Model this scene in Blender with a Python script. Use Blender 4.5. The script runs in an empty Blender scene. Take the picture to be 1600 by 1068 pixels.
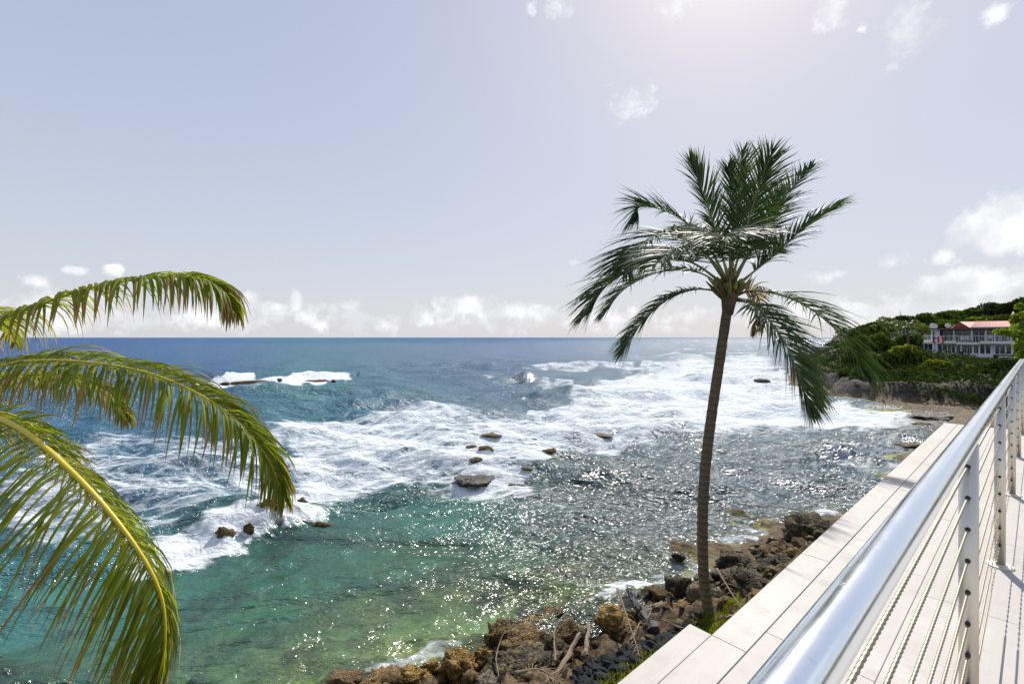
import bpy, bmesh, math, random
import numpy as np
from mathutils import Vector, Matrix

random.seed(7)
rng = np.random.default_rng(7)
scene = bpy.context.scene
col = scene.collection
R = math.radians

# ------------------------------------------------------------------ camera
CAM_Z = 6.5            # eye height above the sea
F = 711.11             # focal length in photograph pixels (16 mm on 36 mm)
U0, V0 = 800.0, 527.0
cam_d = bpy.data.cameras.new('camera')
cam_d.lens = 16.0
cam_d.sensor_width = 36.0
cam_d.shift_y = -7.0 / 1600.0
cam_d.clip_start = 0.05
cam_d.clip_end = 90000.0
cam = bpy.data.objects.new('camera', cam_d)
col.objects.link(cam)
cam.location = (0, 0, CAM_Z)
cam.rotation_euler = (R(90), 0, 0)
scene.camera = cam

# ------------------------------------------------------------------ light
SUN_AZ, SUN_EL = R(27.0), R(43.5)
SKY_STRENGTH = 0.105
sd = Vector((math.sin(SUN_AZ) * math.cos(SUN_EL), math.cos(SUN_AZ) * math.cos(SUN_EL), math.sin(SUN_EL)))
sun_d = bpy.data.lights.new('sun', 'SUN')
sun_d.energy = 3.5
sun_d.angle = R(0.53)
sun_d.color = (1.0, 0.95, 0.87)
sun = bpy.data.objects.new('sun', sun_d)
col.objects.link(sun)
sun.rotation_euler = (-sd).to_track_quat('-Z', 'Y').to_euler()
sun.location = (20, 40, 40)

scene.view_settings.view_transform = 'Standard'
scene.view_settings.look = 'None'
scene.view_settings.gamma = 1.0
scene.view_settings.use_curve_mapping = False
scene.view_settings.exposure = 0.55
scene.cycles.max_bounces = 8
scene.cycles.transparent_max_bounces = 12
scene.cycles.sample_clamp_direct = 40.0
scene.cycles.sample_clamp_indirect = 4.0
scene.cycles.caustics_reflective = False
scene.cycles.caustics_refractive = False


# ------------------------------------------------------------------ node helpers
class NT:
    def __init__(self, tree):
        self.t = tree
        tree.nodes.clear()

    def n(self, kind, **kw):
        nd = self.t.nodes.new(kind)
        for k, v in kw.items():
            setattr(nd, k, v)
        return nd

    def link(self, a, b):
        self.t.links.new(a, b)

    def put(self, sock, v):
        if isinstance(v, bpy.types.NodeSocket):
            self.link(v, sock)
        elif isinstance(v, (tuple, list)) and len(v) == 3 and sock.type == 'RGBA':
            sock.default_value = (*v, 1)
        else:
            sock.default_value = v

    def math(self, op, a, b=0.0, c=None, clamp=False):
        nd = self.n('ShaderNodeMath', operation=op, use_clamp=clamp)
        self.put(nd.inputs[0], a)
        self.put(nd.inputs[1], b)
        if c is not None:
            self.put(nd.inputs[2], c)
        return nd.outputs[0]

    def mix(self, fac, a, b):
        nd = self.n('ShaderNodeMix', data_type='RGBA')
        self.put(nd.inputs[0], fac)
        self.put(nd.inputs[6], a)
        self.put(nd.inputs[7], b)
        return nd.outputs[2]

    def mixf(self, fac, a, b):
        nd = self.n('ShaderNodeMix', data_type='FLOAT')
        self.put(nd.inputs[0], fac)
        self.put(nd.inputs[2], a)
        self.put(nd.inputs[3], b)
        return nd.outputs[0]

    def step(self, x, lo, hi, a=0.0, b=1.0):
        nd = self.n('ShaderNodeMapRange', interpolation_type='SMOOTHSTEP')
        self.put(nd.inputs[0], x)
        for i, v in enumerate((lo, hi, a, b)):
            self.put(nd.inputs[i + 1], v)
        return nd.outputs[0]

    def noise(self, vec, scale, detail=4.0, rough=0.55, dist=0.0, dims='3D'):
        nd = self.n('ShaderNodeTexNoise', noise_dimensions=dims)
        if vec is not None:
            self.link(vec, nd.inputs['Vector'])
        self.put(nd.inputs['Scale'], scale)
        self.put(nd.inputs['Detail'], detail)
        self.put(nd.inputs['Roughness'], rough)
        self.put(nd.inputs['Distortion'], dist)
        return nd.outputs['Fac']

    def mapping(self, vec, scale=(1, 1, 1), rot=(0, 0, 0), loc=(0, 0, 0)):
        nd = self.n('ShaderNodeMapping')
        self.link(vec, nd.inputs[0])
        nd.inputs['Location'].default_value = loc
        nd.inputs['Rotation'].default_value = rot
        nd.inputs['Scale'].default_value = scale
        return nd.outputs[0]

    def bump(self, h, strength=0.3, distance=0.05, normal=None):
        nd = self.n('ShaderNodeBump')
        self.put(nd.inputs['Strength'], strength)
        self.put(nd.inputs['Distance'], distance)
        self.link(h, nd.inputs['Height'])
        if normal is not None:
            self.link(normal, nd.inputs['Normal'])
        return nd.outputs[0]

    def attr(self, name, out='Fac'):
        nd = self.n('ShaderNodeAttribute', attribute_name=name)
        return nd.outputs[out]

    def pos(self):
        return self.n('ShaderNodeNewGeometry').outputs['Position']

    def obj(self):
        return self.n('ShaderNodeTexCoord').outputs['Object']

    def rnd(self):
        return self.n('ShaderNodeObjectInfo').outputs['Random']

    def principled(self, color, rough=0.6, metal=0.0, normal=None, spec=0.5):
        p = self.n('ShaderNodeBsdfPrincipled')
        self.put(p.inputs['Base Color'], color)
        self.put(p.inputs['Roughness'], rough)
        self.put(p.inputs['Metallic'], metal)
        self.put(p.inputs['Specular IOR Level'], spec)
        if normal is not None:
            self.link(normal, p.inputs['Normal'])
        return p.outputs[0]

    def out(self, sh):
        o = self.n('ShaderNodeOutputMaterial')
        self.link(sh, o.inputs[0])


def material(name):
    m = bpy.data.materials.new(name)
    m.use_nodes = True
    return m, NT(m.node_tree)


# ------------------------------------------------------------------ sky
world = bpy.data.worlds.new('World')
scene.world = world
world.use_nodes = True
W = NT(world.node_tree)
sky = W.n('ShaderNodeTexSky', sky_type='NISHITA')
sky.sun_disc = False
sky.sun_elevation = SUN_EL
sky.sun_rotation = SUN_AZ
sky.altitude = 0
sky.air_density = 1.0
sky.dust_density = 0.9
sky.ozone_density = 2.2


def azel(u, v):
    return math.atan2(u - U0, F), math.atan2(V0 - v, math.hypot(F, u - U0))


def build_sky():
    tc = W.n('ShaderNodeTexCoord').outputs['Generated']
    sx = W.n('ShaderNodeSeparateXYZ')
    W.link(tc, sx.inputs[0])
    X, Y, Z = sx.outputs
    el = W.math('ARCSINE', Z)
    az = W.math('ARCTAN2', X, Y)
    env = None
    # cumulus seen in the photograph: centre, half widths in pixels, weight
    clouds = [(1565, 352, 80, 46, 1.0), (1400, 404, 32, 16, .62), (1475, 405, 40, 18, .66), (1530, 440, 110, 30, .84),
              (1425, 48, 62, 42, .66), (1300, 25, 34, 30, .60), (1345, 47, 14, 10, .5), (1390, 105, 22, 10, .50),
              (1552, 30, 28, 20, .62), (990, 158, 56, 32, .64), (875, 10, 26, 20, .64), (1060, 12, 38, 22, .62),
              (830, 14, 12, 12, .5), (1278, 432, 44, 15, .60), (900, 409, 12, 7, .60),
              (48, 436, 36, 15, .74), (118, 422, 30, 9, .76), (178, 420, 22, 12, .76),
              (388, 470, 16, 22, .74), (462, 472, 12, 22, .74), (420, 482, 60, 14, .60), (545, 478, 22, 14, .62),
              (735, 478, 66, 20, .80), (800, 488, 130, 18, .72)]
    for (u, v, w, h, a) in clouds:
        ca, ce = azel(u, v)
        k = math.cos(ca)
        sa, se = w / F * k * k, h / F * k
        p = W.math('MULTIPLY', W.math('SUBTRACT', az, ca), 1 / sa)
        q = W.math('MULTIPLY', W.math('SUBTRACT', el, ce), 1 / se)
        d2 = W.math('MULTIPLY_ADD', p, p, W.math('MULTIPLY', q, q))
        g = W.math('MULTIPLY', W.math('EXPONENT', W.math('MULTIPLY', d2, -0.8)), a)
        env = g if env is None else W.math('MAXIMUM', env, g)
    # the trade-wind cloud bank that rings the horizon, and scattered cumulus elsewhere
    ring = W.math('MULTIPLY', W.math('EXPONENT', W.math('MULTIPLY', W.math('POWER', W.math('MULTIPLY', W.math('SUBTRACT', el, R(2.2)), 1 / R(2.6)), 2.0), -1.0)), 0.53)
    big = W.noise(tc, 2.3, 2.0, 0.5)
    cosd = W.math('COSINE', az)
    behind = W.step(cosd, 0.5, 0.1, 0.0, 1.0)
    scat = W.math('MULTIPLY', W.math('MULTIPLY', W.step(big, 0.5, 0.72), 0.62), behind)
    env = W.math('MULTIPLY', W.math('MAXIMUM', W.math('MAXIMUM', env, ring), scat), 1.12)
    puff = W.noise(tc, 26.0, 9.0, 0.62, 0.25)
    wisp = W.noise(W.mapping(tc, (1, 1, 1.4)), 9.0, 8.0, 0.66, 0.6)
    tex = W.math('ADD', W.math('MULTIPLY', puff, 0.55), W.math('MULTIPLY', wisp, 0.45))
    raw = W.math('ADD', env, W.math('MULTIPLY', W.math('SUBTRACT', tex, 0.5), 2.1))
    mask = W.math('MULTIPLY', W.step(raw, 0.36, 0.84), 0.92)
    # even grading of the whole sky: compressed highlights, a little greyer and more lavender
    gm = W.n('ShaderNodeGamma')
    W.link(sky.outputs[0], gm.inputs[0])
    gm.inputs[1].default_value = 0.62
    lum = W.n('ShaderNodeRGBToBW')
    W.link(sky.outputs[0], lum.inputs[0])
    lk = W.math('POWER', W.math('MAXIMUM', lum.outputs[0], 0.01), -0.26)
    vm = W.n('ShaderNodeVectorMath', operation='SCALE')
    W.link(gm.outputs[0], vm.inputs[0])
    W.link(lk, vm.inputs['Scale'])
    tintn = W.n('ShaderNodeMix', data_type='RGBA', blend_type='MULTIPLY')
    tintn.inputs[0].default_value = 1.0
    W.link(vm.outputs[0], tintn.inputs[6])
    tintn.inputs[7].default_value = (2.36, 2.22, 2.24, 1)
    base = tintn.outputs[2]
    hz = W.math('MULTIPLY', W.math('EXPONENT', W.math('MULTIPLY', W.math('MAXIMUM', el, 0.0), -1 / R(24.0))), 0.74)
    base = W.mix(hz, base, (4.60, 4.72, 5.18))
    # bright aureole of the hazy sun
    dp = W.n('ShaderNodeVectorMath', operation='DOT_PRODUCT')
    W.link(tc, dp.inputs[0])
    dp.inputs[1].default_value = sd[:]
    aur = W.math('MULTIPLY', W.math('POWER', W.math('MAXIMUM', dp.outputs['Value'], 0.0), 110.0), 0.6)
    base = W.mix(aur, base, (8.6, 8.8, 9.0))
    under = W.noise(tc, 14.0, 4.0, 0.5)
    cl = W.mix(W.step(under, 0.35, 0.65), (5.3, 5.4, 5.75), (7.4, 7.4, 7.45))
    colr = W.mix(mask, base, cl)
    bg = W.n('ShaderNodeBackground')
    W.link(colr, bg.inputs[0])
    bg.inputs[1].default_value = SKY_STRENGTH
    o = W.n('ShaderNodeOutputWorld')
    W.link(bg.outputs[0], o.inputs[0])


build_sky()


# ------------------------------------------------------------------ geometry helpers
def px(u, v, depth):
    """photograph pixel at a depth along the view axis -> point in the place"""
    return Vector(((u - U0) / F * depth, depth, CAM_Z - (v - V0) / F * depth))


def at_z(u, v, z=0.0):
    return px(u, v, F * (CAM_Z - z) / (v - V0))


def tag(o, label=None, cat=None, group=None, kind=None):
    if label: o['label'] = label
    if cat: o['category'] = cat
    if group: o['group'] = group
    if kind: o['kind'] = kind
    return o


def empty(name, loc=(0, 0, 0), rz=0.0, parent=None):
    o = bpy.data.objects.new(name, None)
    o.empty_display_size = 0.2
    o.location = loc
    o.rotation_euler = (0, 0, rz)
    col.objects.link(o)
    o.parent = parent
    return o


def link_obj(name, me, parent=None, loc=(0, 0, 0)):
    o = bpy.data.objects.new(name, me)
    col.objects.link(o)
    o.location = loc
    o.parent = parent
    return o


def mesh_np(name, verts, faces, mat=None, smooth=False, attrs=None):
    """verts Nx3 array, faces Mx4 or Mx3 int array"""
    verts = np.asarray(verts, dtype=np.float32)
    faces = np.asarray(faces, dtype=np.int32)
    me = bpy.data.meshes.new(name)
    me.vertices.add(len(verts))
    me.vertices.foreach_set('co', verts.ravel())
    k = faces.shape[1]
    me.loops.add(faces.size)
    me.loops.foreach_set('vertex_index', faces.ravel())
    me.polygons.add(len(faces))
    me.polygons.foreach_set('loop_start', np.arange(0, faces.size, k, dtype=np.int32))
    if smooth:
        me.polygons.foreach_set('use_smooth', np.ones(len(faces), dtype=bool))
    for an, (typ, data) in (attrs or {}).items():
        a = me.attributes.new(an, typ, 'POINT')
        data = np.asarray(data, dtype=np.float32)
        a.data.foreach_set('color' if typ == 'FLOAT_COLOR' else 'value', data.ravel())
    if mat: me.materials.append(mat)
    me.update(calc_edges=True)
    me.validate()
    return me


class MB:
    """collects simple solids into one mesh"""
    def __init__(self):
        self.v, self.f = [], []

    def add(self, vs, fs):
        b = len(self.v)
        self.v += [tuple(p) for p in vs]
        self.f += [tuple(i + b for i in q) for q in fs]
        return self

    def box(self, a, b, M=None):
        (x0, y0, z0), (x1, y1, z1) = a, b
        vs = [(x0, y0, z0), (x1, y0, z0), (x1, y1, z0), (x0, y1, z0), (x0, y0, z1), (x1, y0, z1), (x1, y1, z1), (x0, y1, z1)]
        if M is not None: vs = [M @ Vector(p) for p in vs]
        return self.add(vs, [(0, 3, 2, 1), (4, 5, 6, 7), (0, 1, 5, 4), (1, 2, 6, 5), (2, 3, 7, 6), (3, 0, 4, 7)])

    def bevbox(self, a, b, e):
        """box with chamfered top edges"""
        (x0, y0, z0), (x1, y1, z1) = a, b
        vs = [(x0, y0, z0), (x1, y0, z0), (x1, y1, z0), (x0, y1, z0),
              (x0, y0, z1 - e), (x1, y0, z1 - e), (x1, y1, z1 - e), (x0, y1, z1 - e),
              (x0 + e, y0 + e, z1), (x1 - e, y0 + e, z1), (x1 - e, y1 - e, z1), (x0 + e, y1 - e, z1)]
        fs = [(0, 3, 2, 1), (0, 1, 5, 4), (1, 2, 6, 5), (2, 3, 7, 6), (3, 0, 4, 7),
              (4, 5, 9, 8), (5, 6, 10, 9), (6, 7, 11, 10), (7, 4, 8, 11), (8, 9, 10, 11)]
        return self.add(vs, fs)

    def tube(self, pts, rad, n=10, cap=True):
        pts = [Vector(p) for p in pts]
        rr = rad if isinstance(rad, (list, tuple)) else [rad] * len(pts)
        ref = None
        rings = []
        for i, p in enumerate(pts):
            t = (pts[min(i + 1, len(pts) - 1)] - pts[max(i - 1, 0)]).normalized()
            if ref is None:
                ref = t.orthogonal().normalized()
            ref = (ref - t * ref.dot(t)).normalized()
            bn = t.cross(ref)
            rings.append([p + (ref * math.cos(a) + bn * math.sin(a)) * rr[i] for a in [2 * math.pi * k / n for k in range(n)]])
        vs = [q for r_ in rings for q in r_]
        fs = []
        for i in range(len(pts) - 1):
            for k in range(n):
                k2 = (k + 1) % n
                fs.append((i * n + k, i * n + k2, (i + 1) * n + k2, (i + 1) * n + k))
        if cap:
            fs.append(tuple(range(n - 1, -1, -1)))
            fs.append(tuple((len(pts) - 1) * n + k for k in range(n)))
        return self.add(vs, fs)

    def lathe(self, prof, n=20, M=None):
        vs = []
        for (r_, z) in prof:
            for k in range(n):
                a = 2 * math.pi * k / n
                p = Vector((r_ * math.cos(a), r_ * math.sin(a), z))
                vs.append(M @ p if M is not None else p)
        fs = []
        for i in range(len(prof) - 1):
            for k in range(n):
                k2 = (k + 1) % n
                fs.append((i * n + k, i * n + k2, (i + 1) * n + k2, (i + 1) * n + k))
        fs.append(tuple(range(n - 1, -1, -1)))
        fs.append(tuple((len(prof) - 1) * n + k for k in range(n)))
        return self.add(vs, fs)

    def mesh(self, name, mat, smooth=False):
        me = bpy.data.meshes.new(name)
        me.from_pydata(self.v, [], self.f)
        if smooth:
            me.polygons.foreach_set('use_smooth', [True] * len(me.polygons))
        if mat: me.materials.append(mat)
        me.update()
        return me

    def build(self, name, mat, parent=None, loc=(0, 0, 0), smooth=False):
        return link_obj(name, self.mesh(name, mat, smooth), parent, loc)


# vectorised value noise -------------------------------------------------
def _hash(ix, iy, iz, seed):
    n = (ix.astype(np.int64) * 374761393 + iy.astype(np.int64) * 668265263 + iz.astype(np.int64) * 2147483647 + seed * 144665) & 0x7fffffff
    n = ((n ^ (n >> 13)) * 1274126177) & 0x7fffffff
    n = (n ^ (n >> 16)) & 0xffff
    return n / 65535.0


def vnoise(x, y, z=None, seed=0):
    if z is None:
        ix, iy = np.floor(x), np.floor(y)
        fx, fy = x - ix, y - iy
        fx, fy = [f * f * f * (f * (f * 6 - 15) + 10) for f in (fx, fy)]
        ix, iy, o = ix.astype(np.int64), iy.astype(np.int64), np.zeros(1, dtype=np.int64)
        a, b = _hash(ix, iy, o, seed), _hash(ix + 1, iy, o, seed)
        c, d = _hash(ix, iy + 1, o, seed), _hash(ix + 1, iy + 1, o, seed)
        a = a + (b - a) * fx
        c = c + (d - c) * fx
        return (a + (c - a) * fy) * 2 - 1
    ix, iy, iz = np.floor(x), np.floor(y), np.floor(z)
    fx, fy, fz = x - ix, y - iy, z - iz
    fx, fy, fz = [f * f * f * (f * (f * 6 - 15) + 10) for f in (fx, fy, fz)]
    r = 0
    for dx in (0, 1):
        for dy in (0, 1):
            for dz in (0, 1):
                w = (fx if dx else 1 - fx) * (fy if dy else 1 - fy) * (fz if dz else 1 - fz)
                r = r + w * _hash(ix + dx, iy + dy, iz + dz, seed)
    return r * 2 - 1


def fbm(x, y, z=None, octaves=4, seed=0, gain=0.5):
    a, r, tot = 1.0, 0, 0
    for o in range(octaves):
        r = r + a * vnoise(x * 2 ** o + 17.3 * o, y * 2 ** o - 9.1 * o, None if z is None else z * 2 ** o + 4.7 * o, seed + o)
        tot += a
        a *= gain
    return r / tot


def sstep(lo, hi, x):
    t = np.clip((x - lo) / (hi - lo), 0, 1)
    return t * t * (3 - 2 * t)


def poly_sd(x, y, poly):
    """signed distance, positive inside"""
    poly = np.asarray(poly, dtype=float)
    d2 = np.full(x.shape, 1e18)
    inside = np.zeros(x.shape, dtype=bool)
    n = len(poly)
    for i in range(n):
        ax, ay = poly[i]
        bx, by = poly[(i + 1) % n]
        ex, ey = bx - ax, by - ay
        t = np.clip(((x - ax) * ex + (y - ay) * ey) / (ex * ex + ey * ey), 0, 1)
        d2 = np.minimum(d2, (x - ax - t * ex) ** 2 + (y - ay - t * ey) ** 2)
        cond = (ay > y) != (by > y)
        with np.errstate(divide='ignore', invalid='ignore'):
            xi = ex * (y - ay) / (ey if ey != 0 else 1e-12) + ax
        inside ^= cond & (x < xi)
    d = np.sqrt(d2)
    return np.where(inside, d, -d)


def seg_dist(x, y, a, b):
    ex, ey = b[0] - a[0], b[1] - a[1]
    t = ((x - a[0]) * ex + (y - a[1]) * ey) / (ex * ex + ey * ey)
    tc = np.clip(t, 0, 1)
    return np.hypot(x - a[0] - tc * ex, y - a[1] - tc * ey), t


# directions of the terrace: DV runs along the railing, NV to the right of it
DV = Vector((0.7563, 0.6542, 0))
NV = Vector((0.6542, -0.7563, 0))
DECK_Z = CAM_Z - 1.37


def tc(t, c, z=0.0):
    p = DV * t + NV * c
    return Vector((p.x, p.y, z))


DECK_M = Matrix(((DV.x, NV.x, 0, 0), (DV.y, NV.y, 0, 0), (0, 0, 1, DECK_Z), (0, 0, 0, 1)))
# local frame of the terrace: x along DV, y along NV (mirrored frame is avoided by using -NV)
DECK_RZ = math.atan2(DV.y, DV.x)     # local +y is then -NV (outward, to the sea)

# ------------------------------------------------------------------ materials
def mat_rock(name, dark, light, scale=1.0, wetz=0.35, moss=None):
    m, N = material(name)
    p = N.obj()
    w = N.pos()
    n1 = N.noise(p, 1.6 * scale, 7, 0.62, 0.3)
    n2 = N.noise(p, 9.0 * scale, 5, 0.65)
    vor = N.n('ShaderNodeTexVoronoi', feature='F1')
    N.link(p, vor.inputs['Vector'])
    vor.inputs['Scale'].default_value = 7.0 * scale
    c = N.mix(N.step(n1, 0.36, 0.66), dark, light)
    c = N.mix(N.step(n2, 0.58, 0.40), c, tuple(0.32 * k for k in dark))
    if moss:
        c = N.mix(N.math('MULTIPLY', N.step(N.noise(p, 2.6 * scale, 4, 0.6), 0.55, 0.68), 0.7), c, moss)
    hv = N.n('ShaderNodeHueSaturation')
    hv.inputs['Value'].default_value = 1
    N.link(c, hv.inputs['Color'])
    N.link(N.math('MULTIPLY_ADD', N.rnd(), 0.5, 0.72), hv.inputs['Value'])
    sp = N.n('ShaderNodeSeparateXYZ')
    N.link(w, sp.inputs[0])
    wet = N.step(N.math('ADD', sp.outputs[2], N.math('MULTIPLY', n1, 0.35)), wetz + .3, wetz - 0.05)
    c = N.mix(N.math('MULTIPLY', wet, 0.6), hv.outputs[0], tuple(0.25 * k for k in dark))
    h = N.math('ADD', N.math('MULTIPLY', n2, 0.7), N.math('MULTIPLY', vor.outputs['Distance'], 0.6))
    b = N.bump(h, 0.9, 0.07 / scale)
    N.out(N.principled(c, N.mixf(wet, 0.85, 0.3), 0, b, 0.35))
    return m


M_OCHRE = mat_rock('ochre_limestone', (0.23, 0.13, 0.036), (0.62, 0.405, 0.125), 1.6)
M_BROWN = mat_rock('brown_limestone', (0.10, 0.062, 0.026), (0.36, 0.235, 0.09), 1.6, moss=(0.20, 0.15, 0.05))
M_DARK = mat_rock('dark_pitted_rock', (0.03, 0.024, 0.015), (0.15, 0.112, 0.06), 1.5, moss=(0.16, 0.15, 0.05))
M_TAN = mat_rock('tan_stone', (0.30, 0.24, 0.16), (0.50, 0.42, 0.30), 2.0)
M_BLACK = mat_rock('black_stone', (0.018, 0.021, 0.026), (0.075, 0.082, 0.09), 3.0, wetz=-9)
M_SLAB = mat_rock('grey_reef_slab', (0.10, 0.095, 0.075), (0.26, 0.245, 0.20), 1.2, wetz=0.18)
M_REEF = mat_rock('wet_reef_rock', (0.11, 0.08, 0.035), (0.30, 0.21, 0.08), 1.3, wetz=0.05)
M_CLIFF = mat_rock('cliff_rock', (0.055, 0.045, 0.04), (0.17, 0.14, 0.115), 0.5, wetz=0.3)


def mat_leaf(name, base, light, tipc, trans=0.45, rough=0.42, tip_at=0.75, spec=0.4):
    """palm leaflets: attribute lf = (along leaf, random, along frond)"""
    m, N = material(name)
    a = N.n('ShaderNodeAttribute', attribute_name='lf')
    s = N.n('ShaderNodeSeparateColor')
    N.link(a.outputs['Color'], s.inputs[0])
    along, rnd, fr = s.outputs
    nz = N.noise(N.obj(), 3.0, 3, 0.5)
    c = N.mix(N.math('MULTIPLY_ADD', nz, 0.6, N.math('MULTIPLY', rnd, 0.5)), base, light)
    t = N.step(N.math('ADD', along, N.math('MULTIPLY', N.math('SUBTRACT', rnd, 0.5), 0.7)), tip_at, tip_at + 0.3)
    c = N.mix(t, c, tipc)
    p = N.principled(c, rough, 0, None, spec)
    tr = N.n('ShaderNodeBsdfTranslucent')
    mul = N.n('ShaderNodeMix', data_type='RGBA', blend_type='MULTIPLY')
    mul.inputs[0].default_value = 1
    N.link(c, mul.inputs[6])
    mul.inputs[7].default_value = (1.6, 1.7, 0.7, 1)
    N.link(mul.outputs[2], tr.inputs[0])
    ms = N.n('ShaderNodeMixShader')
    ms.inputs[0].default_value = trans
    N.link(p, ms.inputs[1])
    N.link(tr.outputs[0], ms.inputs[2])
    N.out(ms.outputs[0])
    return m


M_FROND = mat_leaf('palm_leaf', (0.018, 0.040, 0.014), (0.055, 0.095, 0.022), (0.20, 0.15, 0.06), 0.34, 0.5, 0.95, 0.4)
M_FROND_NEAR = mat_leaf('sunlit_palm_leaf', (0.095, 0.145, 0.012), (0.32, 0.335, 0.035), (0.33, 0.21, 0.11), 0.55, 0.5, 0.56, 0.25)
M_FROND_DRY = mat_leaf('dry_palm_leaf', (0.17, 0.10, 0.04), (0.30, 0.20, 0.08), (0.22, 0.14, 0.08), 0.35, 0.6, 0.5)


def simple(name, c, rough=0.6, metal=0.0, var=0.12, scale=6.0, bump=0.15, spec=0.5):
    m, N = material(name)
    p = N.obj()
    n = N.noise(p, scale, 5, 0.6)
    cc = N.mix(n, tuple(k * (1 - var) for k in c), tuple(min(1, k * (1 + var)) for k in c))
    N.out(N.principled(cc, rough, metal, N.bump(N.noise(p, scale * 6, 3), bump, 0.01), spec))
    return m


M_RACHIS = simple('palm_rachis', (0.16, 0.17, 0.05), 0.45)
M_RACHIS_NEAR = simple('yellow_rachis', (0.62, 0.48, 0.035), 0.4)
M_FIBRE = simple('palm_fibre', (0.12, 0.085, 0.05), 0.9, bump=0.6)
M_COCO = simple('young_coconut', (0.17, 0.19, 0.035), 0.4)
M_DRYWOOD = simple('driftwood', (0.20, 0.155, 0.115), 0.9, var=0.6, scale=9, bump=0.9)
M_CHAR = simple('dark_driftwood', (0.03, 0.027, 0.026), 0.7, var=0.4, bump=0.8)
M_WHITE = simple('white_paint', (0.74, 0.74, 0.73), 0.55, var=0.05, scale=1.5)
M_WHITE2 = simple('pale_blue_white_paint', (0.66, 0.70, 0.75), 0.6, var=0.06, scale=1.2)
M_SHADE = simple('shade_toned_wall', (0.10, 0.115, 0.15), 0.6)  # shade of the deep veranda and underfloor put into the wall colour
M_ROOF = simple('faded_red_roof', (0.56, 0.24, 0.20), 0.6, var=0.15, scale=1.2)
M_ROOFD = simple('dark_red_gable', (0.27, 0.05, 0.045), 0.7)
M_GUTTER = simple('brown_eave', (0.16, 0.08, 0.07), 0.7)
M_GLASS = simple('dark_window_glass', (0.03, 0.045, 0.07), 0.08, spec=0.7, bump=0.0)
M_CONC = simple('weathered_concrete', (0.36, 0.35, 0.33), 0.85, var=0.25, scale=1.0, bump=0.4)
M_DISH = simple('dish_grey', (0.6, 0.6, 0.62), 0.5)
M_RUBBER = simple('black_rubber', (0.015, 0.014, 0.013), 0.6)


def mat_trunk():
    m, N = material('palm_bark')
    p = N.obj()
    sp = N.n('ShaderNodeSeparateXYZ')
    N.link(p, sp.inputs[0])
    wob = N.noise(p, 5.0, 3, 0.5)
    ph = N.math('MULTIPLY_ADD', wob, 3.0, N.math('MULTIPLY', sp.outputs[2], 55.0))
    ring = N.math('SINE', ph)
    n = N.noise(N.mapping(p, (6, 6, 1.5)), 4.0, 6, 0.65)
    c = N.mix(n, (0.075, 0.056, 0.036), (0.25, 0.195, 0.12))
    c = N.mix(N.math('MULTIPLY', N.step(ring, 0.55, 1.0), 0.5), c, (0.05, 0.038, 0.025))
    h = N.math('ADD', N.math('MULTIPLY', ring, 0.5), n)
    N.out(N.principled(c, 0.85, 0, N.bump(h, 0.5, 0.02), 0.3))
    return m


M_BARK = mat_trunk()


def mat_tile():
    m, N = material('cream_porcelain_tile')
    p = N.obj()
    r = N.rnd()
    off = N.n('ShaderNodeCombineXYZ')
    N.link(N.math('MULTIPLY', r, 31.0), off.inputs[0])
    N.link(N.math('MULTIPLY', r, 17.0), off.inputs[1])
    va = N.n('ShaderNodeVectorMath', operation='ADD')
    N.link(p, va.inputs[0])
    N.link(off.outputs[0], va.inputs[1])
    q = va.outputs[0]
    grain = N.noise(N.mapping(q, (1.2, 26, 1)), 2.0, 6, 0.6, 0.4)
    blot = N.noise(q, 2.2, 5, 0.6)
    dirt = N.noise(q, 7.0, 6, 0.7)
    c = N.mix(grain, (0.44, 0.405, 0.365), (0.53, 0.497, 0.46))
    c = N.mix(N.math('MULTIPLY', blot, 0.35), c, (0.55, 0.515, 0.475))
    c = N.mix(N.math('MULTIPLY', N.step(dirt, 0.52, 0.72), 0.4), c, (0.34, 0.30, 0.25))
    salt = N.noise(N.pos(), 1.1, 7, 0.7, 1.2)
    c = N.mix(N.math('MULTIPLY', N.step(salt, 0.52, 0.66), 0.35), c, (0.66, 0.63, 0.59))
    c = N.mix(N.math('MULTIPLY', N.step(salt, 0.46, 0.36), 0.3), c, (0.36, 0.325, 0.28))
    hv = N.n('ShaderNodeHueSaturation')
    N.link(c, hv.inputs['Color'])
    N.link(N.math('MULTIPLY_ADD', r, 0.08, 0.96), hv.inputs['Value'])
    N.out(N.principled(hv.outputs[0], N.mixf(dirt, 0.5, 0.7), 0, N.bump(grain, 0.12, 0.003), 0.35))
    return m


M_TILE = mat_tile()
M_GROUT = simple('grout', (0.34, 0.29, 0.21), 0.9)


def mat_steel(name, c, rough, smear):
    m, N = material(name)
    p = N.obj()
    n = N.noise(p, 9.0, 5, 0.6)
    fine = N.noise(p, 60.0, 4, 0.7)
    spots = N.noise(p, 24.0, 4, 0.7)
    r = N.math('ADD', rough, N.math('MULTIPLY', N.math('SUBTRACT', n, 0.4), smear))
    r = N.math('ADD', r, N.math('MULTIPLY', N.step(spots, 0.60, 0.72), 0.10))
    cc = N.mix(N.math('MULTIPLY', N.step(fine, 0.56, 0.72), 0.22), c, tuple(0.7 * k for k in c))
    N.out(N.principled(cc, r, 1.0, N.bump(n, 0.05, 0.004)))
    return m


M_RAIL = mat_steel('sky_tinted_polished_steel', (0.88, 0.94, 1.0), 0.15, 0.14)  # blue of the reflected sky is tinted into the metal colour
M_POST = mat_steel('deck_tinted_satin_steel', (0.70, 0.655, 0.57), 0.42, 0.12)  # beige reflection of the deck tiles is put into the metal colour
M_CABLE = mat_steel('wire_rope_steel', (0.31, 0.275, 0.22), 0.5, 0.1)


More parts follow.
